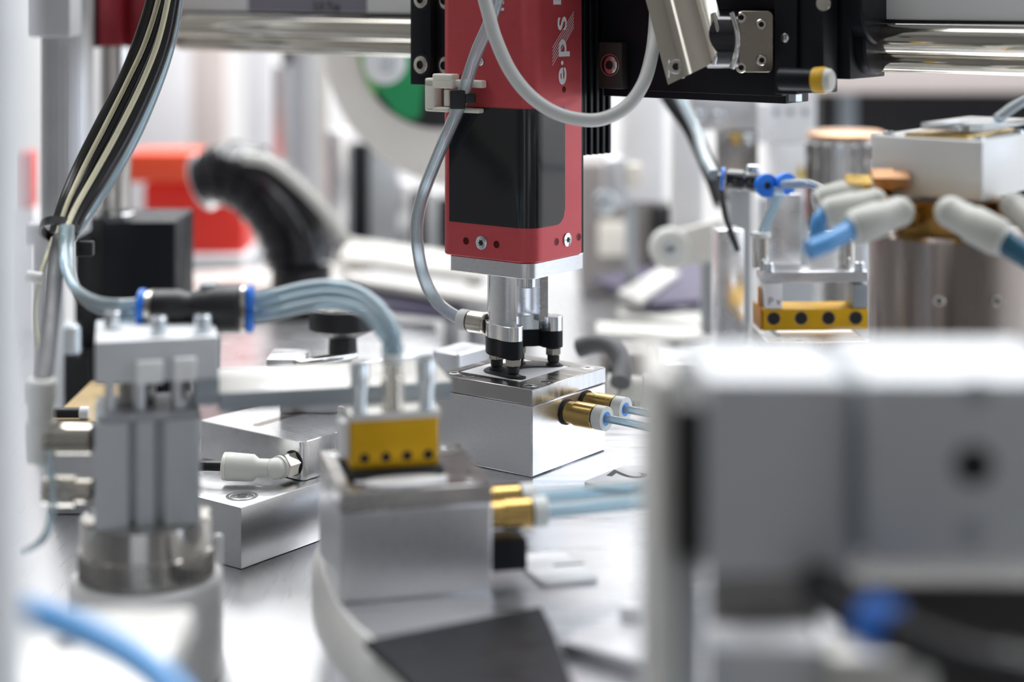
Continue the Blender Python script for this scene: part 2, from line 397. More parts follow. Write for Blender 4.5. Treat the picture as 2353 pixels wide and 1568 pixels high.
def push_fitting(t, p, d, world=False, metal='brass', r=5.7, L=22.5, plain=False):
    p = Vector(p); d = Vector(d).normalized(); k = r / 5.7
    b = MB().lathe(p, d, ([(0.1, r - .2), (0.4, r), (2, r)] if plain else [(1.0, 5.1 * k), (6.0, 5.1 * k), (6.1, r)]) + [ (L - 6.2, r), (L - 5.9, r - .3)], 36).build('brass_fitting' if 'brass' in metal else 'metal_fitting', metal, t, world)
    if not plain: MB().lathe(p, d, [(0, r), (0.3, r + .25), (0.9, r + .25), (1.1, r)], 36).build('o_ring', 'black_rubber', b, world)
    MB().lathe(p, d, [(L - 6.0, r - .5), (L - 5.2, r - .5)], 36).build('groove', 'hole_dark', b, world)
    ring(p + d * (L - 5.2), d, 3.2 * k, r - .1, 5.2, 36).build('release_ring', 'ring_white', b, world)
    ring(p + d * (L - 4.6), d, 1.9 * k, 3.3 * k, 4.4, 24).build('collet', 'blue_ring', b, world)
    return p + d * (L - 5)
R1 = 53.3; A1 = V(9.0, 799.8, 0)
b1 = station_block(A1, R1, 'aluminium station block under the black suction cups, two brass fittings')
for x, z in ((27, 24.8), (43, 26)): push_fitting(b1, (x, 0, z), (0, -1, 0))
R2 = 103.6; A2 = V(-7.2, 649.7, 0)
b2 = station_block(A2, R2, 'nearest aluminium station block carrying the wide gold clamp')
for x, z in ((9, 25.5), (27, 25.5)): push_fitting(b2, (x, 0, z), (0, -1, 0))
MB().box(3, 17, -14, -0.2, 6, 17, 0.5).build('port_boss', 'black_anodised', b2)
R3 = 2.5; A3 = V(130.8, 904.4, 0)
b3 = station_block(A3, R3, 'far aluminium station block below the gold jaw beside the steel drum')
def L2W(o, rot, p):
    return Vector(o) + Matrix.Rotation(math.radians(rot), 3, 'Z') @ Vector(p)
def W2L(o, rot, p):
    return Matrix.Rotation(math.radians(-rot), 3, 'Z') @ (Vector(p) - Vector(o))
# hoses of block 1 and block 2
HZ = [L2W(A1, R1, (27, -17.5, 24.8)), L2W(A1, R1, (43, -17.5, 26))]
for p, lab, e in ((HZ[0], 'clear blue air hose leaving the nearer brass fitting under the suction cups', V(146, 712, 20)), (HZ[1], 'clear blue air hose leaving the rear brass fitting under the suction cups', V(146, 724, 22))):
    dd = -v1
    tag(MB().tube([p, p + dd * 14, p + dd * 45 + V(0, 0, -1.2), p + dd * 85 + V(1, 0, -2), e], 1.95, 14).build('air_hose', 'hose_blue'), lab, 'hose', 'hoses of the middle block')
for k, (x, z) in enumerate(((9, 25.5), (27, 25.5))):
    p = L2W(A2, R2, (x, -17.5, z)); dd = V(0.972, 0.235, 0)
    tag(MB().tube([p, p + dd * 14, p + dd * 40 + V(0, 0, 0.8), p + dd * 90 + V(0, 0, .5), V(146, 700 + 9 * k, 22)], 2.9, 14).build('air_hose', 'hose_blue'),
        ('pale blue air hose from the nearer brass fitting of the front block', 'pale blue air hose from the farther brass fitting of the front block')[k], 'hose', 'hoses of the front block')

# black crescent shaped workpiece on block 1
def on_top(px, py, z=40.05): return Z(px, py, z)
cr = [(1111, 852.5), (1120, 846.5), (1140, 841), (1165, 836.5), (1195, 833.2), (1225, 832.2), (1252, 833.5), (1275, 836.5), (1294, 840.5), (1288, 843.5), (1268, 844.6), (1250, 844.6), (1225, 845.0), (1202, 847.2), (1190, 852), (1187, 858), (1192, 864), (1209, 868.5), (1200, 873), (1180, 871.5), (1155, 867), (1132, 861.5), (1116, 857)]
wp = thing('gasket', 'thin black crescent gasket lying on white inlay under the suction cups', 'workpiece', (on_top(1150, 855).x, on_top(1150, 855).y, 40.0))
cw = [on_top(*p) for p in cr]; cs = catmull(cw + [cw[0]], 4)[:-1]
MB().prism([(p.x, p.y) for p in cs], 40.05, 40.6).build('sheet', 'black_rubber', wp, world=True)

# ------------------------------------------------------------------ red actuator
AO = V(8.9, 809.5, 0)
act = thing('electric_actuator', 'upright red anodised pick actuator with black film window', 'actuator', AO, R1)
RB = (0, 42.5, 0, 50)
red = MB().prism(rrect(0, 42.5, 0, 54, (9, 3, 3, 6), 8), 95.0, 300, 0.6).build('housing', 'red_anodised', act)
MB().prism(rrect(0.8, 44, 1.2, 49, (6, 1, 1, 2), 8), 87.6, 94.8, 0.25).build('flange', 'alu_side', act)
MB().box(42.6, 44.2, 1.5, 52, 95.2, 300).build('back_plate', 'black_anodised', act)
# black film wrapped round the near corner: perimeter strip with a rounded lower corner
def perim(s):
    """distance along the outside: far left edge of left face (s=0) -> near rounded corner -> right face"""
    r = 9.0; a = 54 - 6 - r; arc = math.pi / 2 * r; off = 0.25
    if s < a: return V(-off, 48 - s, 0)
    if s < a + arc:
        t = (s - a) / r; ang = math.pi + t
        return V(r + (r + off) * math.cos(ang), r + (r + off) * math.sin(ang), 0)
    return V(r + (s - a - arc), -off, 0)
Smax = 39 + math.pi / 2 * 9 + (26.5 - 9); rc = 7.0; film = MB(); cols = []
n = 60
for i in range(n + 1):
    s = Smax * i / n; p = perim(s); zb = 111.0; e = s - (Smax - rc)
    if e > 0: zb += rc - math.sqrt(max(0, rc * rc - e * e))
    cols.append((p, zb, 165.8))
k = len(film.v)
for p, zb, zt in cols:
    for q in range(7): film.v.append(V(p.x, p.y, zb + (zt - zb) * q / 6))
for i in range(n):
    for q in range(6):
        film.f.append((i * 7 + q, (i + 1) * 7 + q, (i + 1) * 7 + q + 1, i * 7 + q + 1))
film.build('film_window', 'black_film', act, label='glossy black film window')
# screws and holes in the lower red band
def loc_left(px, py):   # a pixel on the left face x=0
    m = (px - CXP) / FPX; y = (AO.x - m * AO.y) / (0.8018 + m * 0.5976); d = AO.y + 0.5976 * y
    return V(0, y, CAMZ - (py - YH) / FPX * d)
def loc_right(px, py):  # a pixel on the right face y=0
    m = (px - CXP) / FPX; x = (m * AO.y - AO.x) / (0.5976 - m * 0.8018); d = AO.y + 0.8018 * x
    return V(x, 0, CAMZ - (py - YH) / FPX * d)
for f, dr, hs, sc in ((loc_left, V(-1, 0, 0), ((1071, 554), (1141, 562)), (1107, 558)), (loc_right, V(0, -1, 0), ((1279, 556), (1330, 545)), (1303, 551))):
    for (px, py) in hs:
        p = f(px, py); MB().lathe(p, dr, [(0, 1.75), (0.06, 1.75)], 24).build('pin_hole', 'hole_red', red)
        ring(p, dr, 1.75, 2.1, 0.1, 24).build('hole_rim', 'red_anodised', red)
    p = f(*sc); o = MB().lathe(p, dr, [(0, 3.2), (0.5, 3.2), (0.7, 2.9)], 32).build('torx_screw', 'zinc', red)
    st = [(1.7 * (1 if j % 2 == 0 else .62) * math.cos(j * math.pi / 6), 1.7 * (1 if j % 2 == 0 else .62) * math.sin(j * math.pi / 6)) for j in range(12)]
    ex, ey, ez = basis(dr)
    MB().prism(st, 0.66, 0.74, 0, Matrix.Translation(p) @ Matrix((ex, ey, ez)).transposed().to_4x4()).build('star_recess', 'hole_dark', o)
p = loc_left(1107, 142); MB().lathe(p, (-1, 0, 0), [(0, 1.9), (1.2, 1.9), (1.6, 1.5)], 24).build('stud', 'zinc', red)
p = loc_right(1296, 206); MB().lathe(p, (0, -1, 0), [(0, 1.5), (.06, 1.5)], 20).build('pin_hole', 'hole_red', red)
# printing on the right face, reading upwards
for ch, sz, px, py in (('e', 12.5, 1300, 196), ('\u00b7', 13.0, 1304, 152), ('p', 12.5, 1300, 133), ('S', 10.0, 1301, 70), ('E', 8.5, 1288, 13)):
    text_mb(ch, sz, loc_right(px, py), (0, 0, 1), (-1, 0, 0), 0.12, 0.25, 1.0 if ch == '\u00b7' else 1.45).build('lettering', 'print_white', red)
text_mb('m', 11.0, loc_left(1158, 27), (0, 0, 1), (0, 1, 0), 0.12, 0.2).build('lettering', 'print_white', red)
ln = MB()
for j in range(6):
    a = loc_right(1269, 150 - 8 * j); b = loc_right(1318, 62 - 7 * j); a.y = b.y = -0.12
    w_ = V(0, 0, 0.22); ln.add([a - w_, b - w_, b + w_, a + w_], [(0, 1, 2, 3)])
ln.build('logo_stripes', 'print_white', red)
# black cooling fins on the back (right side in view)
for j in range(5):
    x = 48 + j * 5.6
    MB().box(x, x + 2.2, 3.5 + j * .2, 40, 141 - j * 0.2, 300, 0.3, 1).build('cooling_fin', 'black_anodised', act)
MB().box(44.3, 76, 12, 40, 142, 300).build('fin_core', 'black_anodised', act)

# ------------------------------------------------------------------ vacuum gripper
gr = thing('vacuum_gripper', 'turned aluminium suction gripper with black horseshoe foot', 'gripper', L2W(AO, R1, (23.5, 23, 40.7)) + V(-1.1, 0, 0), R1)
G0 = V(23.5, 23, 40.7)
def gl(x, y, z): return V(x, y, z) - G0
def cshape(Ro, Ri, a0, a1, n=28):
    o = [(Ro * math.cos(math.radians(a0 + (a1 - a0) * i / n)), Ro * math.sin(math.radians(a0 + (a1 - a0) * i / n))) for i in range(n + 1)]
    o += [(Ri * math.cos(math.radians(a1 + (a0 - a1) * i / n)), Ri * math.sin(math.radians(a1 + (a0 - a1) * i / n))) for i in range(n + 1)]
    return o
MB().prism(cshape(15.1, 10.8, -30, 210), 62 - 40.7, 87.5 - 40.7, 0.2).build('column', 'alu_turned', gr)
pth = catmull([V(7.4, 14.5, 0), V(8.0, 22.5, 0), V(14.2, 30.3, 0), V(23.5, 33.0, 0), V(32.8, 30.3, 0), V(39.0, 22.5, 0), V(39.6, 14.5, 0)], 8)
def horseshoe(pth):
    L, R = [], []
    N = len(pth) - 1
    for i, p in enumerate(pth):
        t = (pth[min(i + 1, N)] - pth[max(i - 1, 0)]).normalized(); nrm = V(-t.y, t.x, 0); s = abs(i / N - .5) * 2
        wd = 4.6 - 1.4 * math.exp(-((s - .72) / .1) ** 2) if s > .5 else 4.6
        L.append(p + nrm * wd); R.append(p - nrm * wd)
    def capp(c, a0, sg): return [c + V(4.6 * math.cos(a), 4.6 * math.sin(a), 0) for a in [a0 + sg * math.pi * k / 8 for k in range(1, 8)]]
    t1 = (pth[-1] - pth[-2]).normalized(); t0 = (pth[0] - pth[1]).normalized()
    e1 = capp(pth[-1], math.atan2(t1.x, -t1.y), -1); e0 = capp(pth[0], math.atan2(t0.x, -t0.y), -1)
    return [(p.x - G0.x, p.y - G0.y) for p in L + e1 + R[::-1] + e0]
hs = horseshoe(pth)
MB().prism(hs, 57.2 - 40.7, 64.2 - 40.7, 0.25).build('clamp_plate', 'alu_turned', gr)
MB().prism(hs, 49.2 - 40.7, 57.1 - 40.7, 0.3).build('black_foot', 'black_anodised', gr)
for (x, y) in ((7.4, 14.5), (39.6, 14.5), (15.2, 30.0), (32.4, 30.0)):
    MB().lathe(gl(x, y, 45.4), (0, 0, 1), [(0, 3.3), (.4, 3.9), (3.3, 3.9), (3.75, 3.4)], 6).build('hex_nut', 'nickel', gr)
    cu = MB().lathe(gl(x, y, 41.0), (0, 0, 1), [(-.25, 3.6), (0.2, 3.5), (1.1, 2.3), (1.6, 2.9), (4.3, 2.9), (4.4, 2.4)], 28).build('suction_cup', 'black_rubber', gr)
socket_screw(gr, gl(11.5, 9.5, 87.4), (0, 0, -1), 4.4, 5.2, 'zinc', 'flange_bolt')
MB().lathe(gl(11.5, 9.5, 87.4), (0, 0, -1), [(0, 6.2), (.7, 6.2)], 28).build('washer', 'zinc', gr)
push_fitting(gr, gl(15.9, 35.5, 61.5), (0, 1, 0), False, 'nickel', 5.3, 16.5, True)

# clear vacuum hose, its tie and the nylon clip
VH = [L2W(AO, R1, (15.2, 48.5, 61.5)), L2W(AO, R1, (15.2, 53.0, 61.8)), W(1010, 700, 858), W(975, 640, 857), W(958, 548, 852), W(966, 468, 845), W(1002, 368, 837), W(1041, 278, 829), W(1060, 232, 824), W(1075, 180, 820), W(1096, 118, 814), W(1126, 48, 810), W(1150, -30, 806), W(1165, -120, 800), W(1175, -420, 800)]
tag(MB().tube(VH, 3.05, 18, 10).build('vacuum_hose', 'hose_clear'), 'clear bent vacuum hose running from gripper fitting up the red housing', 'hose')
p0 = L2W(AO, R1, (-3, 45, 163))
cl = thing('hose_clip', 'cream nylon hose clip fixed on the red housing edge', 'clip', p0, R1)
CL0 = V(-3, 45, 163)
def cbx(x0, x1, a, b, bev=.9):
    p = loc_left(*a); q = loc_left(*b)
    return MB().box(x0, x1, min(p.y, q.y), max(p.y, q.y), min(p.z, q.z), max(p.z, q.z), bev, 3)
cf = MB()
for a, b in (((995, 178), (1060, 203)), ((1000, 243), (1050, 257)), ((995, 180), (1017, 255)), ((1012, 168), (1058, 190))): cf.add(*(lambda m: (m.v, m.f))(cbx(-6.5, -.3, a, b)))
cf.M(Matrix.Translation(-CL0)); cf.build('clip_frame', 'nylon', cl)
cf = cbx(-4.6, -.3, (1058, 182), (1120, 202), .7); cf.M(Matrix.Translation(-CL0)); cf.build('upper_prong', 'nylon', cl)
cf = cbx(-4.6, -.3, (1050, 246), (1114, 260), .7); cf.M(Matrix.Translation(-CL0)); cf.build('lower_prong', 'nylon', cl)
cf = cbx(-4.8, -.3, (1034, 205), (1046, 243), .4); cf.M(Matrix.Translation(-CL0)); cf.build('inner_rib', 'nylon', cl)
zt = thing('cable_tie', 'black cable tie binding the clear hose to the nylon clip', 'cable tie', W(1060, 228, 820), 0)
a = W(1034, 250, 822); b = W(1070, 206, 822)
MB().box(a.x, b.x, 818.5, 826.5, a.z, b.z, .8, 2).build('lock_head', 'black_plastic', zt, world=True)
a = W(1066, 236, 824); b = W(1094, 214, 824)
MB().box(a.x, b.x, 819.5, 825.5, a.z, b.z, .6).build('strap', 'black_plastic', zt, world=True)
# white silicone hose loop
tag(MB().tube([W(1075, -420, 800), W(1090, -160, 790), W(1108, -30, 788), W(1122, 30, 787), W(1140, 92, 786), W(1172, 162, 784), W(1215, 217, 782), W(1270, 256, 780), W(1330, 274, 779), W(1385, 273, 780), W(1440, 245, 783), W(1478, 192, 788), W(1497, 128, 796), W(1505, 60, 806), W(1507, -20, 812), W(1500, -140, 815), W(1490, -420, 815)], 3.05, 20, 10).build('silicone_hose', 'silicone'),
    'milky white hose hanging in a loop before the red housing', 'hose')
# ================================================================== GANTRY (runs along local y of the actuator frame)
def pa(x, y, z): return L2W(AO, R1, (x, y, z))
ga = thing('gantry_rail', 'twin chrome guide rods below a bright aluminium gantry beam', 'linear rail', pa(84, 0, 180), R1)
def gb(x0, x1, y0, y1, z0, z1, name, mat, bev=0.4, parent=None, label=None):
    o = MB().box(x0, x1, y0, y1, z0, z1, bev)
    o.M(Matrix.Translation(AO) @ Matrix.Rotation(math.radians(R1), 4, 'Z'))
    return o.build(name, mat, parent or ga, world=True, label=label)
MB().cyl(pa(84, -330, 198.5), pa(84, 330, 198.5), 6.8, 32).build('guide_rod', 'steel_rod', ga, world=True)
MB().cyl(pa(91, -330, 188.8), pa(91, 330, 188.8), 5.4, 32).build('guide_rod', 'steel_rod', ga, world=True)
gb(86, 130, -330, 330, 207.2, 275, 'gantry_beam', 'alu_paint', .8)
gb(85.5, 92, -330, 330, 205.5, 207.1, 'beam_seal', 'black_rubber', 0)
a = pa(65.8, 262, 209); 
lb = MB().box(85.6, 85.9, 176, 268, 208, 232); lb.M(Matrix.Translation(AO) @ Matrix.Rotation(math.radians(R1), 4, 'Z')); lb.build('type_label', 'print_grey', ga, world=True)
lb = text_mb('2.0 Tus', 7, pa(85.5, 216, 208.6), -v1, (0, 0, 1), 0.1, .1); lb.build('label_print', 'ink', ga, world=True)

# carriage: black plates each side of the red actuator, held by the rods
ca = thing('gantry_carriage', 'black anodised gantry carriage behind the red actuator', 'carriage', pa(50, 0, 160), R1)
def cb(x0, x1, y0, y1, z0, z1, name='carriage_plate', mat='black_anodised', bev=0.5, parent=None):
    return gb(x0, x1, y0, y1, z0, z1, name, mat, bev, parent or ca)
cb(12, 80, 54.2, 66, 175.0, 300); cb(8, 80, 66.2, 79, 174.4, 300); cb(18, 80, 79.2, 87, 178.6, 300)
gb(17.5, 30, 80, 86, 176.0, 178.4, 'plate_foot', 'fitting_white', .3, ca)
for (y, z) in ((60.5, 184.0), (72.0, 184.2), (60.5, 215.5), (72.0, 216.0)):
    x = 12 if y < 66 else 8
    ring(pa(x, y, z), -u1, 4.3, 5.3, .15, 28).build('counterbore', 'hole_dark', ca, world=True)
    socket_screw(ca, pa(x + .2, y, z), -u1, 4.2, 1.2, 'nickel', 'cap_screw', True)
# motor beam to the right of the fins
mb_ = cb(56, 78, -100.5, -2, 169.5, 300, 'motor_body'); cb(52, 57, -100.5, -30, 173, 190.5, 'lower_rail')
cb(49, 57.5, -100.5, -30, 212, 300, 'upper_cover', 'black_anodised', .6)
cb(50, 56, -16.5, -3.5, 173.5, 195.5, 'screw_boss', 'brown_dark')
socket_screw(ca, pa(50, -10.0, 184.8), -u1, 4.3, 1.0, 'steel', 'boss_screw', True)
ring(pa(49.95, -10.0, 184.8), -u1, 4.9, 5.3, .3, 28).build('washer', 'steel', ca, world=True)
cb(44, 64, -112, -101, 174.6, 300, 'end_plate'); cb(46, 60, -124, -112.2, 175.4, 300, 'end_block'); cb(64.2, 100, -128, -101, 181, 300, 'bearing_housing')
MB().lathe(pa(45.2, -106.5, 199.5), -u1, [(0, 2.0), (1.6, 2.0), (1.9, 1.6)], 20).build('set_screw', 'steel', ca, world=True)
# wiper seal round the guide rod and a rounded cheek
MB().lathe(pa(82, -128.2, 196.5), -v1, [(0, 14), (4, 14), (5, 13)], 40).build('wiper_seal', 'black_anodised', ca, world=True)
MB().lathe(pa(80, -128.2, 216), -v1, [(0, 20), (6, 20), (7, 19)], 40).build('bearing_cheek', 'black_anodised', ca, world=True)
kn = MB().lathe(W(1884, 184, 752), V(0.85, -0.53, 0), [(-2.6, 5.3), (0, 5.6), (2.4, 5.7), (3.0, 5.3)], 32).build('yellow_cap', 'yellow_plastic', ca, world=True)
MB().lathe(W(1884, 184, 752) + V(0.85, -0.53, 0) * 3.0, V(0.85, -0.53, 0), [(0, 5.2), (1.6, 5.0), (2.6, 4.0), (2.9, 0.3)], 32).build('white_tip', 'fitting_white', kn, world=True)
MB().lathe(W(1884, 184, 752), V(0.85, -0.53, 0), [(-18, 4.8), (-2.7, 4.8)], 28).build('cap_base', 'black_anodised', ca, world=True)
MB().lathe(W(1826, 214, 786), (0, 0, -1), [(0, 3.4), (3.6, 3.4)], 6).build('jack_bolt', 'zinc', ca, world=True)
MB().lathe(W(1893, 8, 762), -u1, [(0, 3.2), (.8, 3.2), (.9, 1.9), (.9, 0.1)], 24).build('cheek_screw', 'nickel', ca, world=True)

# chrome cable guide with its flange
cg = thing('cable_guide', 'chrome bent cable guide bolted onto the black motor beam', 'bracket', W(1600, 150, 790), 0)
g = MB(); nn = 18
# a half pipe: axis leaning down to the right, cut off below by an arc
ax0 = W(1541, -90, 786); ax1 = W(1611, 176, 780); dirv = (ax1 - ax0).normalized(); sx = V(1, 0, 0); sx = (sx - dirv * sx.dot(dirv)).normalized(); sy = dirv.cross(sx)
if sy.y > 0: sy = -sy
rows = []
for j in range(nn + 1):
    t = j / nn
    a = math.pi * (1 - t); r = 15.0
    q = sx * (-r + 2 * r * t) + sy * (6.0 * math.sin(math.pi * t))
    e = ax1 + q + dirv * (-6.0 * t - 7.0 * max(0, t - .62) ** 1.2 * 4)
    rows.append((ax0 + q, e))
for (p, q) in rows: g.v += [p, q, p + V(0, 1.2, 0), q + V(0, 1.2, 0)]
for j in range(nn):
    b0 = 4 * j; b1_ = 4 * j + 4
    g.f += [(b0, b0 + 1, b1_ + 1, b1_), (b0 + 2, b1_ + 2, b1_ + 3, b0 + 3), (b0 + 1, b0 + 3, b1_ + 3, b1_ + 1)]
g.build('guide_shell', 'chrome_reflection_tint', cg, world=True)
a = W(1525, 178, 779); socket_screw(cg, W(1553, 153, 777.5), (0, -1, 0), 3.3, 1.0, 'steel', 'shell_screw', True)
MB().box(W(1533, 0, 781).x, W(1575, 0, 781).x, 778.5, 781.5, W(0, 180, 781).z, W(0, 133, 781).z, 1).build('screw_tab', 'chrome', cg, world=True)
# collar
MB().tube([W(1682, 30 + k * 14, 778 - 3.0 * math.sin(math.pi * k / 9)) + V(2.6 * math.sin(math.pi * k / 9), 0, 0) for k in range(10)], 1.3, 10, 4).build('collar_edge', 'chrome', cg, world=True)
MB().tube([W(1640, 30 + k * 13, 781 - 3.0 * math.sin(math.pi * k / 9)) + V(2.0 * math.sin(math.pi * k / 9), 0, 0) for k in range(10)], 1.0, 10, 4).build('collar_edge', 'chrome', cg, world=True)
sh = MB().lathe(W(1664, 92, 789), V(.97, -.24, 0), [(-7, 13.0), (7, 13.0)], 40).build('collar', 'black_gloss', cg, world=True)
fp = thing('flange_plate', 'steel flange plate with four socket screws beside chrome guide', 'plate', W(1735, 165, 786), 0)
fpl = rrect(W(1692, 0, 787).x, W(1776, 0, 787).x, W(0, 166, 787).z, W(0, 25, 787).z, 2.5, 5)
MB().prism(fpl, 0, 2.0, .3, Matrix(((1, 0, 0, 0), (0, 0, 1, 785.5), (0, 1, 0, 0), (0, 0, 0, 1)))).build('plate', 'nickel_shaded', fp, world=True)
for (px, py) in ((1702, 40), (1748, 56), (1749, 138), (1702, 155)):
    socket_screw(fp, W(px, py, 785.4), (0, -1, 0), 2.4, 1.9, 'nickel', 'socket_screw', True)

# gantry end support (left): dark red bearing block, chrome posts, black foot
ge = thing('end_support', 'dark red bearing block at the left end of the gantry', 'bearing block', W(290, 100, 1075), 0)
a = W(212, 106, 1080); b = W(285, -60, 1080); MB().box(a.x, b.x, 1070, 1120, a.z, b.z, 1).build('block', 'red_dark', ge, world=True)
a = W(285, 108, 1085); b = W(395, -60, 1085); MB().box(a.x + .2, b.x, 1084, 1120, a.z, b.z, 1).build('inner_block', 'red_dark', ge, world=True)
a = W(196, 110, 1066); b = W(222, -60, 1066); MB().box(a.x, b.x - .3, 1066, 1110, a.z, b.z, 1).build('end_cap', 'black_anodised', ge, world=True)
po = thing('support_post', 'polished steel post below the dark red bearing block', 'post', W(252, 515, 1085), 0)
a = W(217, 515, 1078); b = W(290, 106, 1078)
MB().cyl(V((a.x + b.x) / 2, 1092, a.z), V((a.x + b.x) / 2, 1092, b.z - .3), 9.3, 40).build('shaft', 'steel', po, world=True)
MB().lathe(V((a.x + b.x) / 2, 1092, a.z - .2), (0, 0, 1), [(0, 11.5), (5, 11.5), (5.6, 10.6)], 40).build('foot_collar', 'alu_turned', po, world=True)
fo = thing('post_foot', 'large black foot block under the polished steel post', 'block', W(300, 700, 1060), 0)
a = W(165, 1040, 1062); b = W(402, 510, 1062); MB().box(W(238, 0, 1062).x, b.x, 1062, 1125, -37.8, b.z, 1.2).build('block', 'black_anodised', fo, world=True)
MB().box(a.x, W(238, 0, 1062).x - .3, 1068, 1118, -37.8, b.z + 2, 1.2).build('side_plate', 'black_plastic', fo, world=True)
socket_screw(fo, W(195, 562, 1060), (0, -1, 0), 4.5, 3, 'black_plastic', 'knob', True)
# broad fluted aluminium column at far left
fc = thing('fluted_column', 'tall fluted aluminium column at the left side', 'column', W(140, 512, 980), 0)
a = W(72, 515, 985); b = W(172, -80, 985); cx_ = (a.x + b.x) / 2; hw = (b.x - a.x) / 2
pts = []
for k in range(48):
    an = math.radians(180 + 180 * k / 47); rr = hw * (1 - 0.05 * (k % 4 in (1, 2)))
    pts.append((cx_ + rr * math.cos(an), 1005 + .7 * rr * math.sin(an)))
pts += [(cx_ + hw, 1030), (cx_ - hw, 1030)]
MB().prism(pts, a.z, b.z + 60).build('profile', 'alu_matt', fc, world=True, angle=60)
MB().box(a.x - 4, a.x + 19, 985, 1045, a.z - 12, a.z - .2, 1).build('base_flange', 'grey_light', fc, world=True)
MB().box(a.x - 2, a.x + 6, 995, 1035, -37.8, a.z - 12.2, 1).build('pedestal', 'grey_light', fc, world=True)
a = W(60, 86, 978); b = W(162, -90, 978); MB().box(a.x, b.x, 978, 1034, a.z, b.z, 2).build('head', 'grey_light', fc, world=True)

# ================================================================== LEFT FOREGROUND: clamp cylinder station
cy = thing('compact_cylinder', 'grey compact air cylinder lifting the long clamp arm', 'cylinder', V(-134, 672, -38), 0)
def wb(o, x0, x1, y0, y1, d, dep, name, mat, bev=.6, seg=2, label=None):
    """box whose front face fills a pixel rectangle at distance d"""
    a = W(x0, y1, d); b = W(x1, y0, d)
    return MB().box(a.x, b.x, d, d + dep, a.z, b.z, bev, seg).build(name, mat, o, world=True, label=label)
D0 = 652
cyc = V((W(212, 0, D0).x + W(452, 0, D0).x) / 2, D0 + 18, 0); 
MB().lathe((cyc.x, cyc.y, -37.8), (0, 0, 1), [(0, 28.5), (36.5, 28.5), (38.2, 27), (38.2, 5)], 64).build('round_base', 'alu_paint', cy, world=True)
MB().lathe((cyc.x, cyc.y, 0.6), (0, 0, 1), [(0, 24.5), (1.2, 25.2), (10, 25.2), (10.4, 24.4), (21.5, 24.4), (22, 23.4), (22, 5)], 64).build('round_collar', 'steel', cy, world=True)
kt = MB()
for k in range(90):
    an = 2 * math.pi * k / 90; kt.box(-.25, .25, -.3, .3, .9, 9.6, 0, 1, Matrix.Translation((cyc.x + 25.2 * math.cos(an), cyc.y + 25.2 * math.sin(an), 0)) @ Matrix.Rotation(an + math.pi / 2, 4, 'Z'))
kt.build('knurling', 'steel_dark', cy, world=True)['kind'] = 'stuff'
x0 = W(212, 0, D0).x; x1 = W(452, 0, D0).x; w0 = x1 - x0
prof = [(x0, D0), (x0 + .315 * w0, D0), (x0 + .315 * w0, D0 + 6), (x0 + .40 * w0, D0 + 6), (x0 + .40 * w0, D0 + 1), (x0 + .56 * w0, D0 + 1), (x0 + .56 * w0, D0 + 6), (x0 + .66 * w0, D0 + 6), (x0 + .66 * w0, D0), (x1 - 1.5, D0), (x1, D0 + 1.5), (x1, D0 + 37), (x0, D0 + 37)]
MB().prism(prof, 22.7, 61.8, .3).build('body', 'grey_anodised', cy, world=True)
MB().prism([(x0 + 1, D0 + 2), (x1 - 1, D0 + 2), (x1 - 1, D0 + 35), (x0 + 1, D0 + 35)], 61.9, 64.2).build('end_cap', 'grey_paint', cy, world=True)
for px, r in ((258, 1.9), (325, 2.3), (412, 2.8)):
    p = W(px, 900, D0 + 8); MB().cyl((p.x, D0 + 8, 64.3), (p.x, D0 + 8, 76.1), r, 20).build('guide_rod', 'alu_matt', cy, world=True)
p = W(335, 900, D0 + 20); MB().cyl((p.x, D0 + 20, 64.3), (p.x, D0 + 20, 76), 7.0, 28).build('piston_rod', 'steel_dark', cy, world=True)
# lifted arm: head plate, L bracket, long bar
am = thing('long_clamp', 'grey L-shaped clamp arm reaching across to the gold clamp', 'arm', V(-110, 690, 76), 0)
MB().box(W(214, 0, D0).x, W(494, 0, D0).x, D0 + .5, D0 + 45, 76.2, 92, .8).build('head_plate', 'grey_light', am, world=True)
wb(am, 440, 494, 900, 940, D0 + .5, 40, 'elbow', 'grey_blue')
MB().box(W(440, 0, D0).x + .1, W(494, 0, D0).x, D0 + .7, D0 + 40, 72.4, 76.1, .1).build('web', 'grey_blue', am, world=True)
xb0 = W(495, 0, D0).x; 
bar = MB().box(0, 88, 0, 42, 64.2, 71.0, .5); bar.M(Matrix.Translation((xb0, D0 + .8, 0))); bar.build('bar', 'cream_metal', am, world=True)
bar = MB().box(0, 88, -.5, -.05, 64.2, 70.6, .1); bar.M(Matrix.Translation((xb0, D0 + .8, 0))); bar.build('shaded_front', 'grey_blue', am, world=True)  # front face of the bar, its shade put into a thin strip's colour
wb(am, 300, 362, 832, 884, D0 - 3.2, 3.4, 'stop_pad', 'alu_paint'); wb(am, 386, 438, 828, 882, D0 - 3.2, 3.4, 'stop_pad', 'alu_paint')
for px, dd in ((290, 26), (370, 10), (470, 10)):
    p = W(px, 780, D0 + dd); socket_screw(am, (p.x, D0 + dd, 92), (0, 0, 1), 3.2, 6.5, 'zinc', 'cap_screw', True)
PV = V(-134, 668, 0)
for o_ in (cy, am):
    l0 = Vector(o_.location) / S; l1 = PV + Matrix.Rotation(math.radians(13), 3, 'Z') @ (l0 - PV); l1.z = l0.z; l1.x -= 2.4
    o_.location = l1 * S; o_.rotation_euler = (0, 0, math.radians(13))
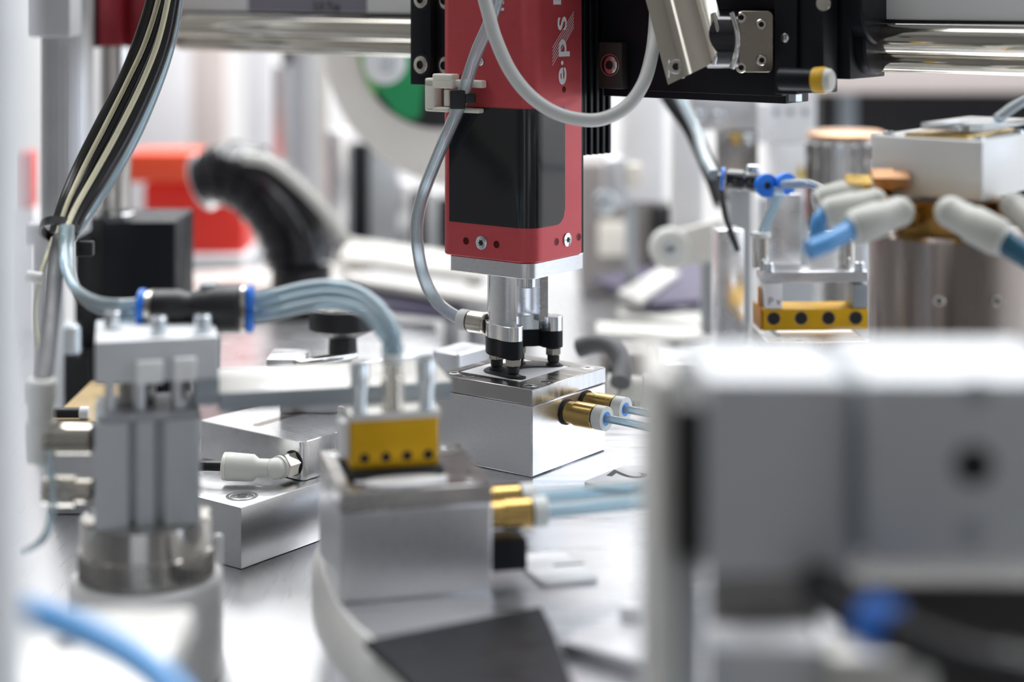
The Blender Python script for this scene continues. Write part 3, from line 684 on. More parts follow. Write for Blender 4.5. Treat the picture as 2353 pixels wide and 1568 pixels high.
# brass flow valve and grey elbow at the left of the cylinder
fv = thing('flow_valve', 'grey elbow flow valve on the left side of compact cylinder', 'valve', W(110, 1040, 650), 0)
MB().lathe(W(212, 1008, 668), (-1, 0, 0), [(0, 5.8), (14, 5.8), (14.3, 6.6), (17, 6.6)], 28).build('stub', 'steel_rod', fv, world=True)
MB().lathe(W(96, 1060, 668), (0, 0, 1), [(0, 5.0), (10, 5.4), (15, 5.4), (15.4, 4.6), (22, 4.6), (22.4, 5.6), (30, 5.6), (31, 4.8)], 28).build('elbow_body', 'fitting_grey', fv, world=True)
fv2 = thing('lower_valve', 'smaller steel exhaust fitting low on the compact cylinder', 'fitting', W(150, 1160, 655), 0)
MB().lathe(W(212, 1128, 668), (-1, 0, 0), [(0, 4.5), (6, 4.5), (6.2, 5.8), (16, 5.8), (16.5, 5.0), (18, 5.0)], 28).build('stub', 'nickel', fv2, world=True)
tag(MB().tube([W(112, 1040, 660), W(120, 1100, 655), W(122, 1160, 652), W(112, 1215, 650), W(90, 1250, 652), W(60, 1268, 660)], 1.5, 12).build('thin_hose', 'hose_pale'), 'thin clear hose drooping from the grey elbow valve', 'hose')

sk = thing('round_nut', 'silver round nut on a black block left of compact cylinder', 'nut', W(158, 1000, 1040), 0)
p = W(158, 812, 1045)
MB().lathe(p, (0, 0, 1), [(0, 7.8), (.8, 8.6), (16.5, 8.6), (17.8, 7.4)], 32).build('nut_head', 'zinc', sk, world=True)
MB().box(p.x - 11, p.x + 14, 1036, 1058, -37.8, p.z - .1, .8).build('nut_block', 'black_plastic', sk, world=True)
# brass plate with black stub behind the left cylinder
bpx = thing('brass_plate', 'tan wooden-toned plate behind the left compact cylinder', 'plate', W(180, 930, 900), 0)
MB().box(W(122, 0, 880).x, W(262, 0, 880).x, 870, 960, W(0, 958, 880).z - 4, W(0, 958, 880).z, .5).build('plate', 'ply', bpx, world=True)
MB().box(W(122, 0, 880).x, W(262, 0, 880).x, 872, 958, -37.8, W(0, 958, 880).z - 4.1, .5).build('riser', 'alu_matt', bpx, world=True)
bf = thing('push_connector', 'white push connector with black stub on the tan plate', 'connector', W(170, 955, 872), 0)
zt_ = W(0, 958, 880).z
MB().cyl((W(120, 0, 873).x, 874, zt_ + 3.4), (W(182, 0, 873).x, 874, zt_ + 3.4), 2.6, 20).build('black_stub', 'black_plastic', bf, world=True)
MB().cyl((W(182, 0, 873).x + .1, 874, zt_ + 3.4), (W(204, 0, 873).x, 874, zt_ + 3.4), 3.2, 20, .4).build('collar', 'white_plastic', bf, world=True)

# ------------------------------------------------------------------ gold clamp on the front block
gc = thing('gold_clamp', 'gold anodised clamp jaw with four holes on the front block', 'clamp', L2W(A2, R2, (8, 34, 42)), R2)
def g2(x, y, z): return L2W(A2, R2, (x, y, z))
def gbox(x0, x1, y0, y1, z0, z1, name, mat, bev=.4, parent=None, label=None):
    o = MB().box(x0, x1, y0, y1, z0, z1, bev); o.M(Matrix.Translation(A2) @ Matrix.Rotation(math.radians(R2), 4, 'Z')); return o.build(name, mat, parent or gc, world=True, label=label)
gj = gbox(18, 33, 16.5, 49.5, 43.0, 61.0, 'jaw', 'gold_anodised')
gbox(16, 36, 16.2, 50.2, 61.2, 64.1, 'top_plate', 'cream_metal')
gbox(20, 34, 49.7, 53.2, 47, 60.5, 'side_pad', 'white_plastic')
for k in range(4):
    p = g2(18, 20.5 + 8.0 * k, 47.0); d_ = g2(-1, 0, 0) - g2(0, 0, 0)
    MB().lathe(p, d_, [(0, 1.9), (.06, 1.9)], 20).build('jaw_hole', 'hole_dark', gj, world=True)
    ring(p, d_, 1.9, 2.4, .08, 20).build('hole_chamfer', 'gold_anodised', gj, world=True)
gbox(14, 44, 15, 50, 40.1, 42.8, 'rubber_pad', 'black_rubber', .5)
for y, x in ((21.5, 17.5), (46.5, 17.5)):
    p = g2(x, y, 64.2); MB().lathe(p, (0, 0, 1), [(0, 2.9), (9, 2.9), (9, 3.6), (18, 3.6), (19, 3.1)], 20).build('spring_pin', 'zinc', gc, world=True)
p = g2(21, 33.5, 64.2); MB().lathe(p, (0, 0, 1), [(0, 4.4), (12, 4.4), (12.3, 3.8), (17, 3.8)], 28).build('hose_stem', 'nickel', gc, world=True)
MB().lathe(p, (0, 0, 1), [(17.1, 4.2), (20, 4.2), (20.5, 3.6)], 28).build('stem_ring', 'ring_white', gc, world=True)
STEM = p + V(0, 0, 17)
wd = thing('white_disc', 'pale round disc lying under the gold clamp jaw', 'workpiece', g2(7, 31, 40.1), R2)
o = MB(); o.lathe(V(0, 0, 0.05), (0, 0, 1), [(0, 1), (0, 3.6), (1.0, 3.6), (1.2, 3.2)], 32); o.M(Matrix.Diagonal((1.85, 4.3, 1, 1))); o.build('disc', 'white_plastic', wd)

# ------------------------------------------------------------------ Y connector and hoses
yc = thing('y_connector', 'black push-in Y connector with blue rings above the clamp head', 'connector', W(455, 710, 690), 0)
DY = 690
MB().lathe(W(338, 709, DY), (1, 0, 0), [(0, 5.6), (1, 6.6), (3, 7.4), (13, 7.4), (15, 6.6), (18, 6.2)], 32).build('inlet_body', 'black_plastic', yc, world=True)
MB().lathe(W(318, 709, DY), (1, 0, 0), [(0, 6.6), (.6, 7.6), (2.6, 7.6), (3.2, 6.0)], 32).build('blue_ring', 'blue_plastic', yc, world=True)
MB().lathe(W(338, 709, DY), (1, 0, 0), [(-.2, 6.9), (2.2, 7.5), (2.5, 7.0)], 32).build('metal_band', 'nickel', yc, world=True)
MB().lathe(W(440, 709, DY), (1, 0, 0), [(0, 6.3), (4, 7.8), (9, 9.2), (19.0, 9.2), (19.6, 8.4)], 32).build('outlet_body', 'black_plastic', yc, world=True)
for dy in (-22, 24):
    MB().lathe(W(560, 709 + dy, DY), (1, 0, 0), [(-1.4, 5.0), (.9, 5.1), (1.1, 4.4)], 28).build('metal_band', 'nickel', yc, world=True)
    MB().lathe(W(567, 709 + dy, DY), (1, 0, 0), [(0, 4.2), (.5, 5.4), (2.2, 5.4), (2.8, 4.0)], 28).build('blue_ring', 'blue_plastic', yc, world=True)
wb(yc, 458, 496, 655, 682, DY - 3, 6, 'mount_tab', 'grey_blue')
labs = ('upper pale blue hose arching from Y connector to the clamp stem', 'middle pale blue hose arching from Y connector to the clamp stem', 'lower pale blue hose arching from Y connector to the clamp stem')
for k, off in enumerate((0, 21, 43)):
    kx = k * 6
    tag(MB().tube([W(582, 689 + off * .95, DY), W(640, 676 + off, DY - 3 - 2 * k), W(710, 660 + off, DY - 5 - 2 * k), W(775, 657 + off * .95, DY - 8 - 2 * k), W(835, 676 + off * .9, DY - 14 - 2 * k), W(882 - kx, 718 + off * .8, 668 - 1.5 * k), W(908 - kx, 770 + off * .4, 662), STEM + V(-1.6 + 1.6 * k, 1.2 * (k % 2), 6), STEM + V(-.8 + .8 * k, .8 * (k % 2), 2)], 2.5, 14).build('air_hose', 'hose_blue'), labs[k], 'hose', 'hoses above the front block')
for k in range(2):
    tag(MB().tube([W(146 + 14 * k, 520, 752 + 8 * k), W(146 + 14 * k, 570, 746 + 8 * k), W(152 + 10 * k, 620 + 4 * k, 733 + 8 * k), W(178 + 4 * k, 668 + 8 * k, 714 + 7 * k), W(228, 694 + 16 * k, 698 + 6 * k), W(280, 699 + 20 * k, DY + 4 * k), W(322, 697 + 24 * k, DY)], 2.1, 14).build('air_hose', 'hose_blue'),
        ('outer blue hose bending from the cable tie into the Y connector', 'inner blue hose bending from the cable tie into the Y connector')[k], 'hose', 'hoses from cable bundle')

# ------------------------------------------------------------------ hanging cable bundle
paths = [
    ([(352, -60, 830), (346, 0, 828), (318, 90, 824), (282, 180, 818), (225, 290, 806), (180, 380, 795), (146, 460, 780), (122, 540, 768)], 2.3, 'cable_black', 'leftmost black cable of the hanging bundle'),
    ([(372, -60, 826), (364, 0, 824), (334, 96, 820), (292, 188, 813), (236, 300, 801), (190, 390, 790), (154, 470, 776), (130, 545, 764)], 1.15, 'pale_wire_highlight', 'pale yellow strand painting a highlight inside the hanging bundle'),  # thin pale strand stands in for the shine on the black cables
    ([(384, -60, 832), (376, 0, 830), (348, 100, 826), (308, 192, 819), (252, 306, 807), (204, 396, 795), (164, 476, 781), (140, 550, 768)], 2.3, 'cable_black', 'middle black cable in the hanging bundle'),
    ([(394, -60, 815), (386, 0, 813), (362, 100, 808), (322, 200, 801), (266, 312, 790), (216, 402, 779), (172, 480, 766), (144, 545, 754)], 1.25, 'pale_wire_highlight', 'pale yellow strand painting a highlight beside the thick black hose'),  # second strand painting the highlight along the black cables
    ([(404, -60, 822), (396, 0, 820), (376, 100, 815), (338, 204, 808), (284, 318, 797), (232, 408, 786), (184, 486, 773), (148, 560, 760)], 3.6, 'cable_black', 'thick black hose on the right of the hanging bundle'),
    ([(420, -60, 836), (411, 0, 834), (396, 90, 830), (365, 190, 823), (316, 306, 811), (264, 400, 799), (212, 480, 785), (172, 535, 772)], 2.2, 'hose_blue', 'clear blue hose along the right edge of the hanging bundle')]
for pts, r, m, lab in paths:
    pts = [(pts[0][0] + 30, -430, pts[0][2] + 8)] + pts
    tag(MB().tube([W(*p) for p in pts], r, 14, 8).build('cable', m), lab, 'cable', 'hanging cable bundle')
tie = thing('bundle_tie', 'black cable tie gathering the hanging bundle at its bend', 'cable tie', W(135, 530, 765), 0)
o = ring(W(138, 520, 766), W(128, 560, 760) - W(146, 490, 770), 7.2, 8.4, 4, 28); o.build('band', 'black_plastic', tie, world=True)
wb(tie, 176, 212, 556, 590, 762, 5, 'lock_head', 'black_plastic')
tag(MB().tube([W(138, 548, 764), W(128, 610, 750), W(120, 700, 720), W(112, 780, 695), W(104, 850, 676), W(98, 885, 668)], 3.4, 16).build('sleeved_hose', 'sleeve_grey'), 'dark grey sleeved hose dropping to the grey elbow valve', 'hose')
tag(MB().tube([W(122, 548, 764), W(104, 600, 752), W(90, 650, 745), W(82, 720, 740), W(88, 800, 735)], 1.0, 10).build('thin_wire', 'pale_wire_highlight'), 'thin pale wire left of the dark sleeved hose', 'wire')
wc = thing('wire_connector', 'small cream inline plug on the thin pale wire', 'connector', W(80, 640, 742), 0)
MB().cyl(W(62, 634, 742), W(98, 640, 742), 2.4, 18, .4).build('plug', 'fitting_white', wc, world=True)

# ------------------------------------------------------------------ slotted plate and base bar behind
BB = Z(554, 1310, -38); 
bb = thing('base_bar', 'machined aluminium base bar with recessed bolt at its corner', 'bar', BB, R1)
MB().box(0, 78, 0, 95, 0.2, 27.8, .5, 2).build('bar', 'alu_side', bb)
lp = W2L(BB, R1, Z(556, 1140, -10)); 
ring((lp.x, lp.y, 27.75), (0, 0, 1), 5.8, 7.4, .25, 32).build('counterbore', 'alu_turned', bb)
socket_screw(bb, (lp.x, lp.y, 27.3), (0, 0, 1), 5.7, .7, 'zinc', 'bolt')
MB().lathe((lp.x, lp.y, 27.9), (0, 0, 1), [(0, 2.6), (.1, 2.6)], 6).build('hex_recess', 'steel_dark', bb)
SP = Z(697, 1107, -10.0)
sp = thing('slotted_plate', 'aluminium plate with long milled slot and rounded corner', 'plate', SP, R1)
MB().prism(rrect(0, 62, 0, 70, (3.0, 1, 1, 1), 8), 0.05, 18.4, .3).build('plate', 'alu_top', sp)
sl = [W2L(SP, R1, Z(px, py, 8.5)) for px, py in ((590, 977), (748, 934))]
dv = (sl[1] - sl[0]).normalized(); nv = V(-dv.y, dv.x, 0)
MB().prism([((sl[0] + nv * 2.5).x, (sl[0] + nv * 2.5).y), ((sl[1] + nv * 2.5).x, (sl[1] + nv * 2.5).y), ((sl[1] - nv * 2.5).x, (sl[1] - nv * 2.5).y), ((sl[0] - nv * 2.5).x, (sl[0] - nv * 2.5).y), ((sl[0] - dv * 2).x, (sl[0] - dv * 2).y)], 18.40, 18.46).build('slot', 'nickel_shaded', sp)
st_ = W2L(SP, R1, Z(770, 996, 8.4))
MB().box(st_.x + 2, st_.x + 34, -14, -.1, 0.05, 31, .3).build('stop_block', 'alu_side', sp)
# white elbow fitting
e0 = W(690, 1068, 828); 
el = thing('elbow_fitting', 'white elbow push fitting with hexagon nut on slotted plate corner', 'fitting', W(600, 1105, 822), 0)
hd = -u1
hx0 = L2W(SP, R1, (0, 6.5, 7.6))
MB().lathe(hx0, hd, [(0.1, 5.4), (.6, 5.9), (7.5, 5.9), (8.2, 5.2)], 6, tw=.2).build('hex_nut', 'nickel', el, world=True)
MB().lathe(hx0, hd, [(0.02, 6.0), (.4, 6.0)], 28).build('o_ring', 'black_rubber', el, world=True)
c0 = hx0 + hd * 8.3; c1 = hx0 + hd * 12.5
MB().lathe(c0, hd, [(0, 5.4), (1.4, 5.4), (1.5, 4.7), (4.8, 4.8)], 28).ball(c1, 5.0).build('swivel_head', 'fitting_white', el, world=True)
ld = (W(515, 1072, 826) - c1).normalized()
Lx = (W(515, 1072, 826) - c1).length
MB().lathe(c1, ld, [(2.5, 4.5), (Lx * .32, 4.4), (Lx * .42, 6.2), (Lx * .92, 6.6), (Lx * .925, 6.2)], 32).build('socket_body', 'fitting_white', el, world=True)
MB().lathe(c1, ld, [(Lx * .925, 6.5), (Lx * 1.0, 6.5), (Lx * 1.02, 5.6)], 32).build('release_ring', 'nylon', el, world=True)
tag(MB().tube([c1 + ld * Lx * .97, W(480, 1071, 828), W(430, 1070, 832), W(330, 1066, 840), W(240, 1060, 850)], 2.6, 16).build('black_hose', 'cable_black'), 'short black hose entering the white elbow fitting', 'hose')
# small silver box behind block 1
sb = thing('silver_box', 'small rounded aluminium box behind the middle station block', 'box', W(1060, 850, 905), R1)
q = W(1053, 814, 905)
MB().prism(rrect(0, 26, 0, 18, 3, 5), -q.z - 37.8, 0, .8).build('box', 'alu_matt', sb)
sb.location = Vector((q.x, q.y, q.z)) * S
# black star knob
kb = thing('mushroom_grip', 'black mushroom clamp knob standing behind the clamp arm', 'knob', W(788, 812, 930), 0)
kp = W(788, 812, 930)
MB().lathe(kp, (0, 0, 1), [(0, 7.6), (8, 7.2), (9, 9), (12, 15.6), (13.5, 17.6), (21, 18), (23.5, 17.2), (24.2, 15)], 40).build('knob_head', 'black_plastic', kb, world=True)
MB().lathe(kp, (0, 0, 1), [(24.25, 15.5), (24.8, 15.0), (25, 0.2)], 40).build('knob_cap', 'steel_dark', kb, world=True)
MB().cyl((kp.x, kp.y, -37.8), (kp.x, kp.y, kp.z - .1), 5, 20).build('stud', 'steel', kb, world=True)
ck = thing('latch_frame', 'bent steel latch frame in front of the black knob', 'latch', W(720, 850, 900), 0)
wb(ck, 612, 700, 826, 846, 884, 26, 'latch_tongue', 'alu_bright')
o = MB().box(0, 34, 0, 7, 0, 3, .4); o.M(Matrix.Translation(W(690, 846, 878)) @ Matrix.Rotation(math.radians(38), 4, 'Z')); o.build('latch_link', 'chrome', ck, world=True)
wb(ck, 640, 800, 850, 862, 884, 20, 'latch_plate', 'alu_bright')
MB().box(W(645, 0, 890).x, W(795, 0, 890).x, 886, 902, 8.6, W(0, 862, 884).z - .1, .5).build('latch_post', 'alu_matt', ck, world=True)
# ================================================================== ROTARY UNION at the dial centre
UC = V(177, 718, 0)
ru = thing('rotary_union', 'brushed steel rotary union drum at the dial centre', 'drum', UC, 0)
MB().lathe((UC.x, UC.y, .3), (0, 0, 1), [(0, 31), (12, 31), (12.3, 32), (122, 32), (123.5, 30.5)], 72).build('drum', 'drum_steel', ru, world=True)
MB().lathe((UC.x, UC.y, 123.6), (0, 0, 1), [(0, 22), (13, 22)], 48).build('neck', 'brass_dark', ru, world=True)
for an in (250, 290): 
    p = UC + V(32 * math.cos(math.radians(an)), 32 * math.sin(math.radians(an)), 100); socket_screw(ru, p, V(math.cos(math.radians(an)), math.sin(math.radians(an)), 0), 2.2, .8, 'steel', 'grub_screw', True)
mf = thing('manifold_block', 'bright aluminium manifold block on top of the rotary union', 'manifold', W(2258, 462, 690), R1)
q = W(2258, 462, 690)
def mbx(x0, x1, y0, y1, z0, z1, name, mat, bev=.5):
    o = MB().box(x0, x1, y0, y1, z0, z1, bev); o.build(name, mat, mf); return o
mbx(0, 56, 0, 47, 0, 23.2, 'block', 'alu_paint'); mbx(3, 54, 8, 34, 23.3, 24.6, 'gasket_plate', 'brass', .2)
for x, y in ((6, 4), (6, 42), (48, 4)): socket_screw(mf, (x, y, 23.2), (0, 0, 1), 2.2, 1.4, 'zinc', 'screw')
mbx(10, 60, 4, 30, 26.0, 28.5, 'clear_lid', 'acrylic', .2)
# elbows round the union
def elbow(pb, pc, pe, r, lab, k, tubemat=None, tub=None, tlab=None):
    t = thing('angle_fitting', lab, 'fitting', pe, 0, 'angle fittings of the rotary union')
    pb, pc, pe = Vector(pb), Vector(pc), Vector(pe); d1 = (pc - pb).normalized(); d2 = (pe - pc).normalized()
    MB().lathe(pb, d1, [(-4, r * .55), (0, r * .55), (.2, r * .72), ((pc - pb).length - r * .7, r * .72)], 8).build('brass_hex', 'brass', t, world=True)
    L = (pe - pc).length
    MB().ball(pc, r * .86).lathe(pc, d2, [(0, r * .84), (L * .35, r * .9), (L * .42, r), (L * .9, r), (L, r * .86)], 32).build('elbow_body', 'fitting_grey', t, world=True)
    ring(pe, d2, r * .42, r * .8, 1.2, 28).build('release_ring', 'fitting_white', t, world=True)
    return t
def Cn(an, z, r=22): return UC + V(r * math.cos(math.radians(an)), r * math.sin(math.radians(an)), z)
elbow(Cn(215, 131), W(2065, 487, 672), W(1958, 525, 664), 6.9, 'largest grey angle fitting pointing left below the manifold', 0)
elbow(Cn(190, 133), W(2010, 462, 690), W(1895, 490, 684), 5.8, 'middle grey angle fitting pointing left beside brass nuts', 1)
elbow(Cn(170, 137), W(1985, 432, 705), W(1880, 462, 700), 5.4, 'rear grey angle fitting pointing left under the copper nut', 2)
elbow(Cn(285, 130), W(2185, 488, 668), W(2305, 552, 655), 7.2, 'grey angle fitting slanting down right under the manifold', 3)
elbow(Cn(325, 133), W(2330, 476, 690), W(2420, 540, 676), 6.6, 'grey angle fitting at the right picture edge', 4)
cn = thing('copper_nut', 'copper and brass union nut left of the manifold block', 'nut', W(2010, 412, 708), 0)
MB().lathe(W(2052, 415, 708), (-1, 0, 0), [(-6, 4), (0, 4), (.2, 5.0), (9, 5.0), (9.3, 4.2)], 6, tw=.3).build('nut', 'copper', cn, world=True)
MB().lathe(W(1998, 428, 704), (-1, 0, .05), [(0, 4.6), (10, 4.6)], 6, tw=.3).build('brass_nut', 'brass', cn, world=True)
wg = thing('white_fitting', 'small white fitting standing beside the manifold top', 'fitting', W(2020, 400, 730), 0)
MB().lathe(W(2022, 402, 732), (0, 0, 1), [(0, 4.2), (6, 4.2), (6.2, 3.4), (13, 3.4), (13.2, 4), (17, 3.6)], 24).build('body', 'white_plastic', wg, world=True)
hs_ = ((W(1962, 523, 664.5), W(1905, 556, 656), W(1858, 575, 652), 3.7, 'blue_hose', 'bright blue hose end below the largest angle fitting'),
       (W(1897, 487, 684.6), W(1880, 515, 682), W(1878, 560, 682), 3.2, 'blue_hose', 'darker blue hose below the middle angle fitting'),
       (W(2300, 550, 656), W(2345, 580, 652), W(2420, 625, 646), 4.6, 'teal_hose', 'dark teal hose leaving the right angle fitting'))
for a, b, c, r, m, lab in hs_: tag(MB().tube([a, b, c], r, 16, 6).build('hose_end', m), lab, 'hose', 'hoses at rotary union')
tag(MB().tube([W(1800, 424, 930), W(1850, 422, 900), W(1880, 430, 860), W(1900, 450, 800), W(1890, 470, 720), W(1884, 478, 702)], 2.5, 12).build('air_hose', 'hose_pale'), 'pale hose from the small blue-ringed connector to the rear angle fitting', 'hose')
wt = tag(MB().tube([W(2290, 275, 720), W(2330, 245, 722), W(2400, 200, 724), W(2480, 120, 705), W(2520, -100, 690), W(2540, -420, 680)], 2.2, 12, 6).build('glass_tube', 'hose_clear'), 'clear tube rising at the right edge above the manifold', 'hose')

# ================================================================== JAW ON THE FAR BLOCK
fj = thing('far_jaw', 'gold jaw bar with four round holes on the far block', 'clamp', L2W(A3, R3, (0, 6, 42)), R3)
def f3(x, y, z): return L2W(A3, R3, (x, y, z))
def fbox(x0, x1, y0, y1, z0, z1, name, mat, bev=.4, parent=None):
    o = MB().box(x0, x1, y0, y1, z0, z1, bev); o.M(Matrix.Translation(A3) @ Matrix.Rotation(math.radians(R3), 4, 'Z')); return o.build(name, mat, parent or fj, world=True)
jb = fbox(-1, 54, 8, 30, 44.6, 55.6, 'jaw_bar', 'gold_anodised')
for k in range(4):
    p = f3(4.5 + 14.2 * k, 8, 51); d_ = f3(0, -1, 0) - f3(0, 0, 0)
    MB().lathe(p, d_, [(0, 3.2), (.08, 3.2)], 28).build('jaw_hole', 'hole_dark', jb, world=True)
    ring(p, d_, 3.2, 3.8, .12, 28).build('hole_chamfer', 'brass', jb, world=True)
fbox(-2.2, -1.2, 9, 30, 44.7, 56, 'tape_wrap', 'amber_tape', .1); fbox(-2.0, -1.2, 13, 20, 56.1, 66, 'tape_tab', 'amber_tape', .1)
fbox(0, 9, 8.5, 28, 55.8, 69, 'side_post', 'white_plastic'); fbox(46, 54, 8.5, 28, 55.8, 68, 'side_post', 'grey_blue')
text_mb('P v', 5.5, f3(1.5, 8.35, 58), f3(1, 0, 0) - f3(0, 0, 0), (0, 0, 1), .08).build('pencil_mark', 'print_grey', fj, world=True)
fbox(-1, 54, 9, 30, 69.2, 74.8, 'bridge_plate', 'alu_side')
for x in (2.5, 50): socket_screw(fj, f3(x, 12, 74.8), (0, 0, 1), 2.7, 4.6, 'zinc', 'cap_screw', True)
for x, y in ((-1.5, 22), (44, 24)): MB().cyl(f3(x + 2, y, 74.9), f3(x + 2, y, 91), 4.4, 28, .4).build('steel_post', 'chrome', fj, world=True)
MB().lathe(f3(.5, 22, 91.1), (0, 0, 1), [(0, 4.4), (.4, 5.2), (2.4, 5.2), (2.8, 4.4)], 28).build('post_ring', 'ring_white', fj, world=True)
fbox(6, 24, 34, 37, 74.9, 112, 'back_sheet', 'alu_bright', .3); fbox(28, 44, 31, 34, 74.9, 92, 'white_stop', 'white_plastic', .4)
yb = thing('small_connector', 'small black connector with two blue rings above the far jaw', 'connector', W(1700, 420, 935), 0)
MB().lathe(W(1668, 412, 940), V(1, -.1, -.08), [(0, 4.6), (1.5, 5.6), (9, 5.6), (10, 4.8), (13, 5.6), (18, 5.8)], 28).build('body', 'black_gloss', yb, world=True)
MB().lathe(W(1656, 410, 940), V(1, -.1, -.08), [(0, 4.8), (.5, 6.0), (1.8, 6.0)], 28).build('blue_ring', 'blue_plastic', yb, world=True)
for px, py, r in ((1760, 426, 6.2), (1806, 422, 5.6)):
    MB().lathe(W(px, py, 932), V(.35, -1, 0), [(-5, r * .8), (-1, r), (1.5, r), (1.8, r * .5), (1.81, r * .3)], 28).build('blue_ring', 'blue_plastic', yb, world=True)
    MB().lathe(W(px, py, 932), V(.35, -1, 0), [(1.82, r * .3), (1.9, r * .3)], 20).build('bore', 'hole_dark', yb, world=True)
MB().lathe(W(1731, 402, 940), (0, 0, 1), [(0, 3.4), (5, 3.4), (5.4, 2.8)], 24).build('top_screw', 'zinc', yb, world=True)
tag(MB().tube([W(1790, 432, 925), W(1784, 462, 925), W(1768, 500, 926), W(1752, 535, f3(.5, 22, 0).y), f3(.5, 22, 93.4)], 2.7, 14).build('air_hose', 'hose_blue'), 'short pale hose curving from blue ring down to the far post', 'hose')
sc = thing('square_column', 'slim aluminium column left of the far jaw', 'column', V(W(1676, 0, 962).x, 965, 0.2), 8)
p = W(1676, 0, 962)
MB().box(-7.5, 7, -6, 10, 12, 90, .6).build('column', 'alu_bright', sc); MB().box(-9, 9, -8, 12, 0, 11.9, .8).build('column_foot', 'alu_bright', sc)
tag(MB().tube([W(1655, 400, 946), W(1660, 450, 950), W(1668, 500, 955), W(1685, 545, 958), W(1695, 575, 960)], 1.6, 12).build('thin_cable', 'cable_black'), 'black cable falling from the small connector to the slim column', 'cable')
tag(MB().tube([W(1545, 190, 1010), W(1575, 250, 1000), W(1600, 300, 990), W(1615, 350, 975), W(1640, 402, 950)], 3.2, 12).build('air_hose', 'hose_pale'), 'pale hose falling from the beam to the small connector', 'hose')
tag(MB().tube([W(1400, -140, 1075), W(1440, 20, 1070), W(1500, 160, 1060), W(1545, 235, 1055), W(1590, 300, 1050), W(1635, 400, 1040), W(1660, 470, 1030)], 5.0, 12).build('drag_hose', 'cable_black'), 'thick black hose slanting down behind the gantry beam', 'hose')
# rear base of far station
rb = thing('rear_plate', 'low aluminium step plate left of the far block', 'plate', W(1600, 830, 900), 0)
a = Z(1520, 835, 6); 
MB().prism(rrect(a.x, a.x + 60, a.y - 4, a.y + 42, 4, 5), 0.1, 6, .5).build('plate', 'alu_bright', rb, world=True)
# curled grey cable fitting behind block 1
cg2 = thing('grey_coupling', 'grey plastic coupling lying behind the middle block', 'coupling', W(1460, 900, 950), 0)
MB().lathe(W(1425, 890, 965), V(1, 0, -.1), [(0, 5), (3, 7), (12, 7), (13, 9), (20, 9), (21, 7)], 28).build('body', 'fitting_grey', cg2, world=True)
MB().lathe(W(1418, 890, 965), V(-1, 0, 0), [(0, 6), (3, 7.5), (5, 7.5), (6, 5)], 28).build('nut', 'fitting_white', cg2, world=True)
MB().cyl(W(1462, 905, 968), V(W(1462, 905, 968).x, 968, -37.8), 4, 20).build('stand', 'steel_dark', cg2, world=True)
tag(MB().tube([W(1330, 800, 990), W(1370, 790, 985), W(1410, 800, 975), W(1430, 840, 965), W(1425, 880, 955)], 5.5, 14).build('ribbed_hose', 'sleeve_grey'), 'dark grey hose curling behind the middle block', 'hose')

# ================================================================== RIGHT FOREGROUND (very near, far out of focus)
fg = thing('guide_unit', 'large blurred grey guide unit filling the right foreground', 'guide unit', W(1900, 1330, 405), 0)
DF = 405
a = W(1622, 1325, DF); b = W(1950, 872, DF); zt = b.z; zb = a.z
MB().box(a.x, b.x, DF, DF + 44, zb, zt, 1.6, 3).build('slide_block', 'grey_light', fg, world=True)
a = W(1992, 1300, DF - 4); b = W(2480, 866, DF - 4)
rbk = MB().box(a.x, b.x, DF - 4, DF + 46, a.z, zt + .6, 1.6, 3).build('fixed_block', 'grey_light', fg, world=True)
MB().box(W(1950, 0, DF).x + .1, W(1992, 0, DF - 4).x - .1, DF + 3, DF + 40, zb + 2, zt - 1.5).build('slide_gap', 'grey_blue', fg, world=True)
MB().lathe(W(2237, 1070, DF - 4), (0, -1, 0), [(0, 4.6), (.15, 4.6), (.15, 4.2)], 32).build('bore', 'hole_dark', rbk, world=True)
for px, py in ((2245, 900), (2230, 1225)): MB().lathe(W(px, py, DF - 4), (0, -1, 0), [(0, 3.2), (.1, 3.2)], 24).build('plugged_hole', 'grey_paint', rbk, world=True)
# black box as painted shade in the slit, and pale side plate at the left
MB().box(W(1560, 0, DF).x, W(1622, 0, DF).x - .2, DF + 2, DF + 40, W(0, 1290, DF).z, W(0, 935, DF).z, 1).build('slit_shade', 'black_plastic', fg, world=True)
MB().box(W(1505, 0, DF).x, W(1560, 0, DF).x - .1, DF + 4, DF + 52, -37.8, W(0, 872, DF).z, 2.0, 3).build('side_plate', 'cream_metal', fg, world=True)
MB().box(W(1560, 0, DF).x + .2, W(1630, 0, DF).x, DF + 12, DF + 50, -37.8, zb - .3, 1).build('foot', 'grey_paint', fg, world=True)
MB().box(W(1632, 0, 452).x, W(1880, 0, 452).x, 452, 457, -37.8, zb - .3, .5).build('under_plate', 'grey_brown', fg, world=True)
fgd = thing('valve_stub', 'blurred black fitting with bright blue ring under guide unit', 'fitting', W(2030, 1440, 395), 0)
p = W(1880, 1350, 400); q = W(2010, 1430, 388); d_ = (q - p).normalized()
MB().lathe(p, d_, [(-3, 4), (0, 5.5), ((q - p).length - 2, 5.8)], 28).build('body', 'black_plastic', fgd, world=True)
MB().lathe(q, d_, [(-2, 6.0), (3.4, 6.0), (4.2, 4.6)], 28).build('blue_ring', 'blue_plastic', fgd, world=True)
tag(MB().tube([q + d_ * 4, W(2110, 1480, 382), W(2220, 1520, 380), W(2400, 1560, 380)], 4.6, 14).build('black_hose', 'cable_black'), 'blurred black hose leaving the blue ring at lower right', 'hose')
wc_ = thing('white_card', 'blurred bright white block at the bottom right edge', 'block', W(1760, 1560, 420), 0)
MB().box(W(1642, 0, 430).x, W(1893, 0, 430).x, 430, 449, -37.8, W(0, 1492, 430).z, 1.5).build('block', 'white_plastic', wc_, world=True)
rl = thing('rear_bracket', 'dim brown-grey bracket behind the white block at lower right', 'bracket', W(2100, 1568, 470), 0)
